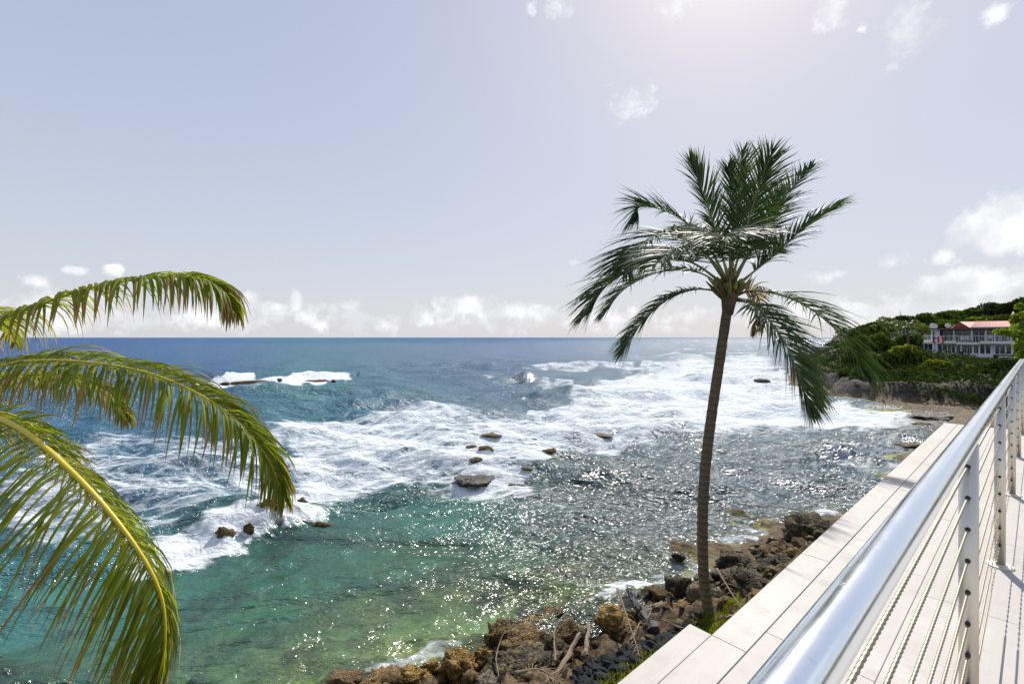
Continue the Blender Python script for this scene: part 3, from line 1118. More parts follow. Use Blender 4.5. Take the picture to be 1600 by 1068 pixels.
def leaf_mesh(name, items, mat):
    """items: list of (verts, faces, along, rnd, s)"""
    V, Fc, A = [], [], []
    for vs, fs, la, rn, s in items:
        b = len(V)
        V += [tuple(v) for v in vs]
        Fc += [tuple(i + b for i in f) for f in fs]
        A += [(a, rn, s, 1.0) for a in la]
    return mesh_np(name, np.array(V), np.array(Fc), mat, True, {'lf': ('FLOAT_COLOR', A)})


def frond(root, ctrl, n=70, L=0.62, w=0.035, grav=0.9, wind=Vector((0, 0, 0)), up=None, seed=0, mat=None, rmat=None,
          rad=0.02, start=0.16, singles=0, fold=False, label=None, fwd=1.0, bias=None, tipgrav=1.0):
    g = random.Random(seed)
    origin = root.location
    ctrl = [Vector(p) - origin for p in ctrl]
    m_ = 40
    P = spline(ctrl, m_)
    rr = [max(rad * (1 - 0.86 * (i / (m_ - 1))) * (1.5 - 0.5 * min(1, i / 5)), 0.0025) for i in range(m_)]
    fo = MB().tube(P, rr, 7).build('frond', rmat, root, smooth=True)
    if label: fo['label'] = label
    items = []
    for k in range(n):
        s = start + (1 - start) * (k + g.uniform(-.2, .2)) / (n - 1)
        s = min(max(s, start), 0.995)
        f = s * (m_ - 1)
        i = min(int(f), m_ - 2)
        base = P[i].lerp(P[i + 1], f - i)
        T = (P[min(i + 2, m_ - 1)] - P[max(i - 1, 0)]).normalized()
        upv = up if up is not None else Vector((0, 0, 1))
        S = T.cross(upv)
        if S.length < 0.15: S = T.cross(Vector((0, -1, 0.2)))
        S.normalize()
        Uv = S.cross(T).normalized()
        q = (s - start) / (1 - start)
        ln = L * (0.42 + 0.58 * math.sin(math.pi * min(1, 0.18 + 0.80 * q)) ** 0.7) * (1 - 0.35 * max(0, q - 0.8) / 0.2)
        for side in (-1, 1):
            if g.random() < 0.06: continue
            vs, fs, la = leaflet(base, T, S, Uv, side, q, ln * g.uniform(0.74, 1.12), w * g.uniform(0.8, 1.15), grav * (1 + (tipgrav - 1) * q), wind, g,
                                 5, fold, g.uniform(-.5, .5), fwd, bias)
            items.append((vs, fs, la, g.random(), q))
    if singles:
        g.shuffle(items)
        one, items = items[:singles], items[singles:]
        for it in one:
            link_obj('leaflet', leaf_mesh('leaflet', [it], mat), fo)
    if items:
        lo = link_obj('leaflets', leaf_mesh('leaflets', items, mat), fo)
        lo['kind'] = 'stuff'
    return fo


def trunk_tube(root, pts, r0, r1, n=70, sides=18, seed=1, flare=1.5):
    origin = root.location
    P = spline([Vector(p) - origin for p in pts], n)
    g = random.Random(seed)
    rr = []
    for i in range(n):
        f = i / (n - 1)
        r = r0 + (r1 - r0) * f
        r *= 1 + (flare - 1) * max(0, 1 - f / 0.10) ** 2
        r *= 1.0 + 0.025 * math.sin(i * 2.1) + g.uniform(-.02, .02)
        rr.append(r)
    return MB().tube(P, rr, sides).build('trunk', M_BARK, root, smooth=True)


def build_main_palm():
    D = 8.0
    base = px(1112, 976, D)
    base.z = ground_z(base.x, base.y) - 0.08
    root = empty('coconut_palm', base)
    tag(root, 'tall coconut palm with a slender curved trunk standing among the shore boulders', 'palm tree')
    pts = [base, px(1106, 950, D), px(1099, 890, D), px(1098, 800, D), px(1103, 720, D), px(1113, 640, D), px(1125, 560, D), px(1136, 485, D), px(1139, 462, D)]
    trunk_tube(root, pts, 0.094, 0.080, 90)
    C = px(1139, 455, D)
    # fibrous boot under the crown
    MB().tube([p - base for p in (px(1137, 492, D), px(1138, 478, D), px(1140, 462, D), px(1141, 440, D), px(1142, 418, D))],
              [0.085, 0.11, 0.14, 0.12, 0.05], 14).build('crown_fibre', M_FIBRE, root, smooth=True)
    g = random.Random(4)
    for k in range(8):
        a = k * 2.399
        o = Vector((math.cos(a) * g.uniform(.14, .28), math.sin(a) * g.uniform(.12, .26), g.uniform(-.02, .18)))
        M = Matrix.Translation(C - base + o) @ Matrix.Rotation(g.uniform(-.6, .6), 4, 'X')
        MB().lathe([(0.01, -.09), (.035, -.075), (.056, -.025), (.06, .02), (.042, .065), (.01, .09)], 10, M).build('coconut', M_COCO, root, smooth=True)
    for k in range(14):      # cut leaf stubs round the crown
        a = k * 2.399 + 1
        d = Vector((math.cos(a), math.sin(a), 0))
        q = C - base + d * 0.10 + Vector((0, 0, g.uniform(-.15, .1)))
        MB().tube([q, q + d * 0.16 + Vector((0, 0, .14)), q + d * g.uniform(.2, .34) + Vector((0, 0, g.uniform(.2, .36)))], [.04, .03, .008], 6).build('leaf_stub', M_RACHIS if k % 3 else M_FIBRE, root, smooth=True)
    wl = Vector((-0.25, 0.0, 0.0))
    up = Vector((0, 0, 1))
    S = 0.0
    # (control pixels, depth offsets, leaflet length, gravity, up hint)
    F_ = [
        ([(1141, 440), (1150, 370), (1155, 300), (1160, 236)], [0, .3, .5, .6], .58, .35, (0, -1, .1), 70),
        ([(1143, 440), (1165, 360), (1185, 295), (1206, 236)], [0, -.3, -.4, -.5], .56, .5, (-.3, -1, .2), 70),
        ([(1146, 442), (1185, 370), (1228, 305), (1270, 258)], [0, .5, .8, 1.0], .55, .6, (-.5, -.6, .5), 66),
        ([(1148, 448), (1195, 410), (1250, 362), (1308, 322)], [0, -.1, -.2, -.3], .66, .9, (-.3, -.2, .9), 70),
        ([(1139, 440), (1122, 375), (1100, 305), (1078, 252)], [0, -.2, -.3, -.3], .56, .4, (.4, -1, .2), 70),
        ([(1137, 440), (1100, 375), (1052, 335), (1003, 322), (994, 340)], [0, .6, 1.0, 1.2, 1.2], .60, .9, (0, 0, 1), 74),
        ([(1136, 442), (1090, 385), (1035, 365), (990, 392), (975, 420)], [0, -.5, -.9, -1.1, -1.2], .62, 1.0, (0, -.2, 1), 74),
        ([(1134, 446), (1075, 408), (1010, 412), (950, 445), (920, 488)], [0, -.2, -.3, -.3, -.3], .74, 1.1, (0, -.15, 1), 84),
        ([(1132, 456), (1085, 452), (1040, 470), (1000, 508), (972, 552)], [0, .5, .8, 1.0, 1.1], .58, 1.2, (0, -.3, 1), 74),
        ([(1132, 450), (1090, 425), (1030, 425), (975, 452), (945, 490)], [0, .5, .9, 1.1, 1.2], .62, 1.1, (0, -.2, 1), 70),
        ([(1150, 458), (1195, 455), (1260, 478), (1322, 532), (1352, 588)], [0, .2, .3, .3, .3], .72, 1.2, (.1, -.2, 1), 84),
        ([(1150, 466), (1185, 476), (1232, 520), (1265, 580), (1276, 628)], [0, .6, .9, 1.1, 1.1], .60, 1.2, (.1, -.4, 1), 70),
        ([(1148, 468), (1180, 478), (1220, 525), (1250, 590), (1262, 640)], [0, -.4, -.7, -.8, -.8], .60, 1.0, (.2, -.6, .8), 78),
        ([(1141, 438), (1136, 380), (1128, 335), (1110, 305)], [0, -.9, -1.5, -2.0], .60, .6, (0, -.3, 1), 70),
        ([(1143, 440), (1160, 385), (1180, 345), (1205, 325)], [0, -1.0, -1.7, -2.3], .60, .7, (0, -.2, 1), 70),
        ([(1141, 440), (1140, 395), (1135, 372), (1125, 378)], [0, -.9, -1.9, -2.8], .66, .9, (0, 0, 1), 80),
        ([(1141, 440), (1155, 395), (1178, 380), (1215, 395)], [0, 1.1, 1.9, 2.6], .62, .9, (0, 0, 1), 70),
        ([(1139, 440), (1125, 385), (1095, 358), (1060, 362)], [0, 1.1, 1.9, 2.6], .62, .9, (0, 0, 1), 70),
        ([(1140, 438), (1146, 370), (1144, 300), (1137, 262)], [0, .3, .5, .5], .50, .4, (.2, -1, 0), 60),
        ([(1142, 440), (1172, 392), (1200, 350), (1215, 300)], [0, .2, .3, .3], .55, .6, (-.4, -.8, .4), 60),
        ([(1138, 440), (1105, 400), (1062, 390), (1020, 415)], [0, -1.0, -1.8, -2.3], .62, 1.0, (0, 0, 1), 70),
    ]
    plume = (0, 1, 2, 3, 4, 18, 19)          # the upright, wind-pressed fronds
    skirt = (10, 11, 12)                     # the broad hanging ones on the right
    for i, (c, dz, L, gr, uph, n) in enumerate(F_):
        if i in (13, 14): continue
        ctrl = [px(a, b, D + e) for (a, b), e in zip(c, dz)]
        frond(root, ctrl, n=int(n * (1.4 if i in skirt else 1.1 if i in plume else 1.4)), L=L * (1.2 if i in plume else 1.6 if i in skirt else 1.46), w=0.029,
              fwd=(.78 if i in plume else 1.05), grav=gr * (1.0 if i in plume else .62), wind=wl * (0.6 if i < 5 else 0.3), up=Vector(uph).normalized(), seed=100 + i,
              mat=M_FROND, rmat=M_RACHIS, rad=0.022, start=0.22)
    # one short withered frond hanging under the crown
    frond(root, [px(1150, 462, D), px(1178, 455, D - .2), px(1188, 485, D - .3), px(1176, 520, D - .3)], n=34, L=.34, w=.026, grav=1.6, up=Vector((0, -1, .2)), seed=300,
          mat=M_FROND_DRY, rmat=M_FIBRE, rad=0.016, label='small withered grey brown frond')


build_main_palm()


def build_left_palm():
    D = 5.2
    C = px(-170, 640, D)
    bx, by = -7.6, 4.2
    base = Vector((bx, by, ground_z(bx, by) - 0.1))
    root = empty('coconut_palm', base)
    tag(root, 'yellow green palm reaching in from the left edge with drooping sunlit fronds', 'palm tree')
    trunk_tube(root, [base, base.lerp(C, .35) + Vector((-.2, 0, 0)), base.lerp(C, .7) + Vector((-.15, 0, 0)), C], 0.17, 0.12, 60, seed=3)
    MB().tube([C - base + Vector((0, 0, z)) for z in (-.2, 0, .2, .5)], [.13, .22, .2, .06], 12).build('crown_fibre', M_FIBRE, root, smooth=True)
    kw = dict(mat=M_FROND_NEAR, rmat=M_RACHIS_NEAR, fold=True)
    wl = Vector((-0.35, 0, 0))
    frond(root, [C, px(-90, 540, D), px(30, 488, D), px(150, 448, D), px(270, 432, D), px(338, 446, D), px(366, 485, D)], n=150, L=.74, w=.036, grav=3.4, wind=wl, seed=501,
          rad=0.022, start=0.12, singles=70, up=Vector((0, -.25, 1)), label='top frond with hanging leaflets against the sky', tipgrav=1.0, **kw)
    frond(root, [C, px(-80, 595, D - .2), px(30, 566, D - .3), px(140, 566, D - .4), px(250, 588, D - .5), px(350, 640, D - .5), px(415, 710, D - .5), px(443, 775, D - .5)], n=200, L=.80, w=.027, grav=2.9,
          wind=wl * 1.5, seed=502, rad=0.024, start=0.10, singles=95, up=Vector((0, -.4, 1)), label='longest frond arching right and down over the surf', **kw)
    frond(root, [C, px(-70, 640, D - 1.0), px(20, 664, D - 1.3), px(110, 735, D - 1.5), px(195, 830, D - 1.6), px(248, 920, D - 1.6), px(258, 1000, D - 1.6), px(246, 1064, D - 1.6)], n=215, L=1.0, w=.020, grav=1.9,
          wind=wl * 1.6, bias=Vector((-.5, -.1, -.25)), seed=503, rad=0.034, start=0.08, singles=120, up=Vector((.75, -.12, .65)), label='lowest frond with a thick yellow midrib bending down to the left corner', **kw)
    frond(root, [C, px(-60, 600, D + .7), px(30, 590, D + .9), px(110, 592, D + 1.0), px(170, 615, D + 1.1), px(200, 655, D + 1.1)], n=110, L=.60, w=.028, grav=2.6, wind=wl, seed=504,
          rad=0.02, start=0.12, up=Vector((0, -.3, 1)), mat=M_FROND_NEAR, rmat=M_RACHIS_NEAR, fold=True)
    frond(root, [C, px(-60, 645, D + .2), px(20, 648, D + .3), px(80, 690, D + .4), px(125, 740, D + .4), px(180, 800, D + .4), px(192, 880, D + .4)], n=56, L=.42, w=.03, grav=1.2, wind=wl, seed=505,
          rad=0.018, start=0.1, up=Vector((.4, -.4, .8)), mat=M_FROND_NEAR, rmat=M_RACHIS_NEAR, fold=True)
    # fronds on the far side of the crown, outside the picture
    for i, (dx, dy, dz) in enumerate([(-2.6, .6, .8), (-1.8, -1.6, 1.0), (-1.2, 2.4, 1.2), (-.6, -1.0, 2.6), (-1.0, .8, 3.0), (-2.6, -.8, -.6), (-1.6, 1.8, -.8)]):
        e = Vector((dx, dy, dz))
        frond(root, [C, C + e * .4 + Vector((0, 0, .5)), C + e * .8 + Vector((0, 0, .3)), C + e + Vector((0, 0, -.5))], n=50, L=.55, w=.04, grav=1.3, seed=520 + i,
              rad=.024, mat=M_FROND_NEAR, rmat=M_RACHIS_NEAR)


build_left_palm()


# ------------------------------------------------------------------ stones
def ico(sub):
    bm = bmesh.new()
    bmesh.ops.create_icosphere(bm, subdivisions=sub, radius=1.0)
    V = np.array([v.co[:] for v in bm.verts])
    Fc = np.array([[v.index for v in f.verts] for f in bm.faces])
    bm.free()
    return V, Fc


ICO = {k: ico(k) for k in (2, 3, 4, 5)}


def stone_mesh(name, seed, mat, sub=4, rough=1.0, planes=7, smooth=True):
    V, Fc = ICO[sub]
    g = np.random.default_rng(seed)
    P = V.copy()
    for _ in range(planes):
        n = g.normal(size=3)
        n /= np.linalg.norm(n)
        d = g.uniform(0.55, 0.85)
        h = P @ n
        P = P - np.outer(np.maximum(h - d, 0) * 0.85, n)
    o = g.uniform(-50, 50, 3)
    q = V + o
    r = 0.30 * fbm(*(q * 1.2).T, octaves=3, seed=seed) + 0.62 * rough * (np.abs(fbm(*(q * 2.3).T, octaves=4, seed=seed + 5, gain=.6)) - .22) \
        + 0.20 * rough * fbm(*(q * 7).T, octaves=2, seed=seed + 9)
    P = P * (1 + r)[:, None]
    P -= (P.max(0) + P.min(0)) / 2
    P /= (P.max(0) - P.min(0)) / 2
    return mesh_np(name, P, Fc, mat, smooth)


ORD = ['first', 'second', 'third', 'fourth', 'fifth', 'sixth', 'seventh', 'eighth', 'ninth', 'tenth', 'eleventh', 'twelfth', 'thirteenth', 'fourteenth',
       'fifteenth', 'sixteenth', 'seventeenth', 'eighteenth', 'nineteenth', 'twentieth']


def place_stone(name, u, v, w, h, mat, label, seed, z=None, flat=None, deep=0.9, sub=4, rough=1.0, rz=None, group='boulders along the waterline', cat='boulder', sink=0.0, planes=7):
    """u, v: middle of the stone in the photograph, w, h: its size there"""
    zz = 0.6
    p = at_z(u, v, zz)
    for _ in range(4):
        zz = (ground_z(p.x, p.y) if z is None else z)
        zz = max(zz, -0.1) + (0.0 if z is not None else 0.15)
        p = at_z(u, v, zz)
    if z is not None:
        zz = sea_z(p.x, p.y) + z
        p = at_z(u, v, zz)
        zz = sea_z(p.x, p.y) + z
    sc = p.y / F
    sx = w * sc / 2
    # a stone seen from above: its picture height mixes depth and height
    look = math.atan2(CAM_Z - zz, math.hypot(p.x, p.y))
    hz = flat if flat is not None else max(0.45 * sx, h * sc / 2 * 0.95)
    sy = sx * deep
    o = link_obj(name, stone_mesh(name, seed, mat, sub, rough, planes), None, (p.x, p.y, zz - sink))
    o.scale = (sx, sy, hz)
    o.rotation_euler = (0, 0, (rng.uniform(-.4, .4) if rz is None else rz))
    tag(o, label, cat, group)
    return o


boulders = [
    (540, 1064, 44, 16, M_OCHRE, 'ochre pitted boulder low at the bottom edge, leftmost of the shore boulders'),
    (592, 1064, 52, 18, M_OCHRE, 'ochre pitted boulder at the bottom edge, second from the left'),
    (646, 1057, 42, 28, M_OCHRE, 'ochre pitted boulder at the bottom edge, third from the left'),
    (675, 1043, 30, 28, M_OCHRE, 'small round ochre boulder at the waterline beside a larger honeycombed one'),
    (712, 1042, 52, 48, M_OCHRE, 'large honeycombed ochre boulder at the waterline near the bottom edge'),
    (757, 1034, 40, 38, M_OCHRE, 'bright orange ochre boulder with dark shade on its near side'),
    (782, 1008, 46, 50, M_BROWN, 'tall brown boulder at the waterline left of the flat topped one'),
    (816, 1012, 60, 40, M_BROWN, 'broad flat topped brown boulder in the middle of the shore heap'),
    (842, 986, 56, 36, M_OCHRE, 'broken ochre boulder behind the flat topped brown boulder'),
    (832, 964, 38, 24, M_DARK, 'dark boulder farthest out in the water left of the driftwood log'),
    (798, 982, 38, 30, M_BROWN, 'craggy brown boulder at the waterline behind the tall one'),
    (864, 968, 44, 34, M_BROWN, 'rough brown boulder at the water beside the dark farthest one'),
    (864, 1018, 42, 42, M_DARK, 'nearly black shaded boulder right of the flat topped one'),
    (888, 996, 48, 46, M_BROWN, 'rounded brown boulder with a pale root lying against it'),
    (815, 1056, 100, 44, M_DARK, 'low wide dark lichen covered boulder at the bottom edge'),
    (917, 964, 40, 28, M_DARK, 'small dark craggy boulder left of the orange one by the log'),
    (961, 968, 46, 42, M_OCHRE, 'squarish orange brown boulder just left of the dark log'),
    (1031, 954, 40, 24, M_TAN, 'pale tan flat stone just right of the dark log'),
    (1056, 922, 62, 50, M_DARK, 'big dark boulder at the water left of the palm trunk'),
    (1089, 932, 28, 32, M_TAN, 'tan stone wedged against the left side of the palm trunk'),
    (1124, 930, 20, 20, M_TAN, 'small pale stone right of the palm trunk foot'),
    (1042, 940, 28, 20, M_OCHRE, 'small ochre stone in front of the big dark boulder'),
    (1160, 920, 68, 46, M_DARK, 'wide dark boulder under dead fronds right of the palm trunk'),
    (1150, 882, 48, 32, M_DARK, 'low dark boulder at the water right of the palm trunk'),
    (1212, 892, 60, 42, M_DARK, 'smooth dark boulder partly hidden by the terrace edge'),
    (1216, 867, 40, 22, M_BROWN, 'brown flat boulder between two dark ones by the terrace edge'),
    (1262, 834, 62, 50, M_DARK, 'large blackish boulder farthest along the terrace edge'),
    (1238, 854, 22, 16, M_DARK, 'small dark rock beside the farthest large boulder'),
    (1060, 869, 18, 12, M_DARK, 'small dark rock awash in the foam left of the palm trunk'),
    (1182, 863, 14, 9, M_DARK, 'tiny dark rock awash between the boulders right of the palm trunk'),
    (1178, 893, 22, 20, M_DARK, 'black rock in shade between two boulders right of the palm trunk'),
    (905, 1022, 30, 24, M_BROWN, 'brown stone at the head of the pale driftwood root'),
    (930, 990, 34, 24, M_BROWN, 'brown stone between the rounded boulder and the black stones'),
    (985, 985, 30, 20, M_BROWN, 'flat brown stone beside the dead frond'),
    (1008, 930, 26, 18, M_DARK, 'dark rock at the water just above the dark log'),
    (760, 1062, 34, 16, M_TAN, 'small tan stone at the bottom edge under the orange boulder'),
]
for i, (u, v, w, h, m, lab) in enumerate(boulders):
    place_stone('boulder', u, v, w * 1.36, h * 1.32, m, lab, 900 + i * 13, sub=4, rough=1.35, planes=10)

fill = [(620, 1050), (690, 1062), (735, 1058), (775, 1046), (800, 1036), (840, 1036), (868, 1044), (900, 975), (938, 972), (972, 950), (1028, 928), (1072, 950), (1100, 905), (1126, 898), (1136, 940),
        (1185, 932), (1188, 905), (1196, 872), (1228, 872), (1240, 866), (1282, 838), (1296, 822), (1252, 850), (905, 1045), (946, 1002)]
for i, (u, v) in enumerate(sorted(fill)):
    place_stone('boulder', u, v, rng.uniform(22, 36), rng.uniform(16, 26), (M_BROWN, M_OCHRE, M_BROWN, M_DARK)[i % 4],
                f'{["brown", "ochre", "brown", "dark"][i % 4]} small stone wedged between the larger boulders, {(ORD + ["twenty first", "twenty second", "twenty third", "twenty fourth", "twenty fifth"])[i]} from the left', 1500 + i * 11, sub=3)

# rubble between the boulders
V3, F3 = ICO[2]
rub_v, rub_f = [], []
g_ = np.random.default_rng(5)
cnt = 0
for k in range(1100):
    t = g_.uniform(-4, 22)
    c = g_.uniform(-9.2, -3.9)
    x, y = DV.x * t + NV.x * c, DV.y * t + NV.y * c
    d = poly_sd(np.array([x]), np.array([y]), LAND)[0]
    if d < -0.1 or d > 3.4: continue
    s = g_.uniform(.04, .13) * (1.3 if d < 1.5 else .8)
    P = V3 * (1 + .3 * fbm(*(V3 * 1.5 + g_.uniform(-40, 40, 3)).T, octaves=2, seed=k))[:, None]
    P = P * (s * g_.uniform(.7, 1.3, 3)) * np.array([1, 1, .75]) + np.array([x, y, ground_z(x, y) + s * .2])
    rub_v.append(P)
    rub_f.append(F3 + cnt)
    cnt += len(P)
ro = link_obj('rubble', mesh_np('rubble', np.concatenate(rub_v), np.concatenate(rub_f), M_BROWN))
tag(ro, 'loose brown rubble filling the gaps between the shore boulders', 'rubble', kind='stuff')

# black angular stones beside the grass strip
def shard_mesh(seed):
    g = np.random.default_rng(seed)
    bm = bmesh.new()
    for p in g.normal(size=(13, 3)):
        p = p / np.linalg.norm(p) * g.uniform(.8, 1.1)
        bm.verts.new(p)
    r_ = bmesh.ops.convex_hull(bm, input=bm.verts)
    bmesh.ops.delete(bm, geom=[e for e in r_['geom_interior'] if isinstance(e, bmesh.types.BMVert)], context='VERTS')
    me = bpy.data.meshes.new('black_stone')
    bm.to_mesh(me)
    bm.free()
    me.materials.append(M_BLACK)
    return me


blk = [shard_mesh(40 + k) for k in range(8)]
g_ = np.random.default_rng(8)
n_blk = 0
spots = []
for _try in range(6000):
    if n_blk >= 260: break
    u, v = g_.uniform(850, 1105), g_.uniform(950, 1075)
    # band that runs up to the right beside the grass
    edge = 1068 - (u - 940) * 0.70
    d = (edge - v)
    if not (2 < d < 62 and v > 955): continue
    p = at_z(u, v, 1.72)
    if any((p.x - a) ** 2 + (p.y - b) ** 2 < .072 ** 2 for a, b in spots): continue
    spots.append((p.x, p.y))
    s = g_.uniform(.055, .115)
    o = link_obj('black_stone', blk[n_blk % 8], None, (p.x, p.y, ground_z(p.x, p.y) + s * .45))
    o.scale = (s * g_.uniform(.8, 1.4), s * g_.uniform(.7, 1.1), s * g_.uniform(.6, .9))
    o.rotation_euler = tuple(g_.uniform(-.5, .5, 2)) + (g_.uniform(0, 6.28),)
    tag(o, 'angular black stone in the heap beside the grass strip', 'stone', 'black stones heaped beside the grass strip')
    n_blk += 1


# rocks out in the surf
reef = [
    (748, 740, 80, 26, M_SLAB, 'large flat grey slab of rock lying in the surf', .20, 'flat rock'),
    (768, 690, 34, 8, M_REEF, 'brown reef rock awash farthest out behind the flat grey slab', .12, 'reef rock'),
    (738, 697, 24, 10, M_REEF, 'hooked brown reef rock at the left behind the flat grey slab', .14, 'reef rock'),
    (760, 709, 26, 8, M_REEF, 'ochre reef rock standing just behind the flat grey slab', .18, 'reef rock'),
    (745, 722, 24, 8, M_REEF, 'ochre rock touching the far edge of the flat grey slab', .16, 'reef rock'),
    (728, 765, 26, 12, M_REEF, 'small ochre rock ringed by foam in front of the flat grey slab', .2, 'reef rock'),
    (806, 698, 22, 9, M_REEF, 'brown reef rock right of centre behind the flat grey slab', .15, 'reef rock'),
    (832, 687, 16, 7, M_REEF, 'small dark reef rock farthest right behind the flat grey slab', .12, 'reef rock'),
    (826, 701, 26, 6, M_REEF, 'low brown reef rock right of the hooked one in the surf', .1, 'reef rock'),
    (856, 709, 28, 10, M_REEF, 'dark reef rock at the right end of the surf rocks', .14, 'reef rock'),
    (866, 722, 20, 6, M_REEF, 'thin dark reef rock at the lower right of the surf rocks', .1, 'reef rock'),
    (800, 716, 22, 5, M_REEF, 'thin reef rock awash right of the flat grey slab', .08, 'reef rock'),
    (824, 731, 22, 6, M_REEF, 'flat reef rock awash to the right of the slab edge', .08, 'reef rock'),
    (808, 754, 28, 6, M_REEF, 'flat olive reef rock awash below right of the slab', .1, 'reef rock'),
    (935, 686, 50, 8, M_REEF, 'long low dark reef rock awash midway between the slab and palm trunk', .13, 'reef rock'),
    (352, 813, 40, 14, M_REEF, 'brown reef rock pouring with foam, leftmost of the row under the long frond', .22, 'reef rock'),
    (388, 808, 20, 12, M_REEF, 'pointed ochre rock second in the foaming row under the long frond', .25, 'reef rock'),
    (425, 803, 46, 10, M_REEF, 'long brown reef rock third in the foaming row under the long frond', .2, 'reef rock'),
    (472, 795, 22, 12, M_REEF, 'upright brown rock at the right end of the foaming row', .24, 'reef rock'),
    (500, 816, 34, 11, M_REEF, 'dark mossy rock just right of and below the foaming row', .16, 'reef rock'),
    (1190, 597, 30, 16, M_SLAB, 'layered pale rock ledge in bright surf right of the palm trunk', .5, 'reef rock'),
    (1172, 603, 22, 5, M_REEF, 'low dark rock at the left foot of the layered pale ledge', .15, 'reef rock'),
    (1465, 651, 80, 7, M_SLAB, 'long flat dark ledge at the foot of the headland', .3, 'rock ledge'),
    (1440, 670, 36, 6, M_REEF, 'small dark ledge between the terrace end and the long flat ledge', .2, 'rock ledge'),
    (1420, 682, 44, 5, M_REEF, 'thin brown ledge awash beside the terrace edge', .12, 'rock ledge'),
    (1255, 626, 26, 4, M_REEF, 'thin brown rock awash near the headland under the right hanging fronds', .15, 'reef rock'),
]
for i, (u, v, w, h, m, lab, hz, cat) in enumerate(reef):
    dp = 0.55 if w < 70 else 0.75
    place_stone(cat.replace(' ', '_'), u, v, w, h, m, lab, 2000 + i * 7, z=-0.10 if 'slab of' in lab else -0.02, flat=hz * 1.1, deep=dp, rz=rng.uniform(-.15, .15), group='rocks awash in the surf', cat='rock',
                sub=4 if w > 45 else 3, rough=1.5 if 'slab' not in lab else 0.6, planes=9)
# the outer reef: long low bars of rock
for i, (u0, u1, v, hz, lab) in enumerate([(342, 360, 600, .45, 'short dark rock at the left end of the outer reef'),
                                         (360, 434, 599, .75, 'longest brown rock bar of the outer reef'),
                                         (433, 441, 598, .5, 'small gap rock in the middle of the outer reef'),
                                         (468, 516, 595, .6, 'right hand dark rock bar of the outer reef'),
                                         (518, 525, 594, .4, 'tiny rock at the right tip of the outer reef')]):
    o = place_stone('reef_rock', (u0 + u1) / 2, v, u1 - u0, 5, M_REEF, lab, 3000 + i, z=0.1, flat=hz * .62, deep=0.22 if u1 - u0 > 30 else .5, rz=R(6), group='rock bars of the outer reef', cat='rock', sub=4, rough=.8)


# ------------------------------------------------------------------ driftwood, dead fronds, grass
def on_ground(u, v, up=0.05):
    p = at_z(u, v, 1.6)
    for _ in range(4):
        p = at_z(u, v, ground_z(p.x, p.y) + up)
    return p


def wood(name, pxs, rad, mat, label, cat, up=0.12):
    P = [on_ground(u, v, up) for u, v in pxs]
    top = max(p.z for p in P)
    P = [Vector((p.x, p.y, p.z * .5 + (sum(q.z for q in P) / len(P)) * .5)) for p in P]
    o0 = P[0].copy()
    Q = [q + Vector((random.uniform(-1, 1), random.uniform(-1, 1), random.uniform(-1, 1))) * min(rad * .4, .014) for q in spline([p - o0 for p in P], 14)]
    rr = [rad * (1 - 0.6 * i / 13) * random.uniform(.6, 1.15) for i in range(14)]
    mb = MB().tube(Q, rr, 11)
    mb.v = [tuple(a + random.uniform(-.26, .26) * rad for a in v) for v in mb.v]
    o = mb.build(name, mat, None, o0)
    return tag(o, label, cat)


lg = wood('log', [(1022, 968), (1008, 957), (994, 946), (982, 936)], .14, M_CHAR, 'thick dark weathered log leaning among the boulders', 'log', .28)
wood('driftwood_root', [(905, 1012), (880, 1032), (860, 1050), (835, 1064)], .042, M_DRYWOOD, 'pale bare driftwood root running down to the bottom edge', 'driftwood', .30)
wood('driftwood_root', [(868, 1000), (866, 988), (874, 978), (882, 975)], .018, M_DRYWOOD, 'thin pale curved root hooked over the brown boulder', 'driftwood', .5)
wood('driftwood_stump', [(912, 1016), (915, 1004), (918, 996), (920, 990)], .06, M_DRYWOOD, 'pale hollow coconut palm stump beside the black stones', 'driftwood', .25)
wood('driftwood_branch', [(1088, 962), (1064, 975), (1040, 973), (1015, 975)], .022, M_DRYWOOD, 'thin grey branch lying left of the palm foot', 'driftwood', .2)
wood('driftwood_branch', [(1180, 950), (1155, 960), (1135, 963), (1122, 966)], .045, M_DRYWOOD, 'pale fallen palm stalk right of the palm foot', 'driftwood', .2)
wood('driftwood_branch', [(780, 1030), (775, 1020), (785, 1006), (796, 996)], .012, M_DRYWOOD, 'thin pale twig leaning on the tall brown boulder', 'driftwood', .55)
wood('driftwood_branch', [(985, 985), (1000, 978), (1012, 965), (1018, 958)], .018, M_DRYWOOD, 'short grey stick lying across the foot of the dark log', 'driftwood', .3)
for i, (c, lab) in enumerate([([(1120, 915), (1150, 935), (1180, 955), (1195, 962)], 'dead brown palm frond lying right of the trunk over the dark boulder'),
                              ([(965, 962), (985, 978), (998, 990), (1000, 1000)], 'dead grey palm frond spread beside the black stones'),
                              ([(805, 1052), (840, 1046), (870, 1048), (890, 1052)], 'bleached palm frond lying over the low lichen covered boulder')]):
    P = [on_ground(u, v, .42) for u, v in c]
    zz = sum(p.z for p in P) / 4
    P = [Vector((p.x, p.y, zz - .04 * k)) for k, p in enumerate(P)]
    root = empty('dead_palm_frond', P[0])
    tag(root, lab, 'dead frond', 'dead fronds on the rocks')
    frond(root, P, n=20, L=.30, w=.014, grav=1.9, seed=700 + i, mat=M_FROND_DRY, rmat=M_DRYWOOD, rad=.02)


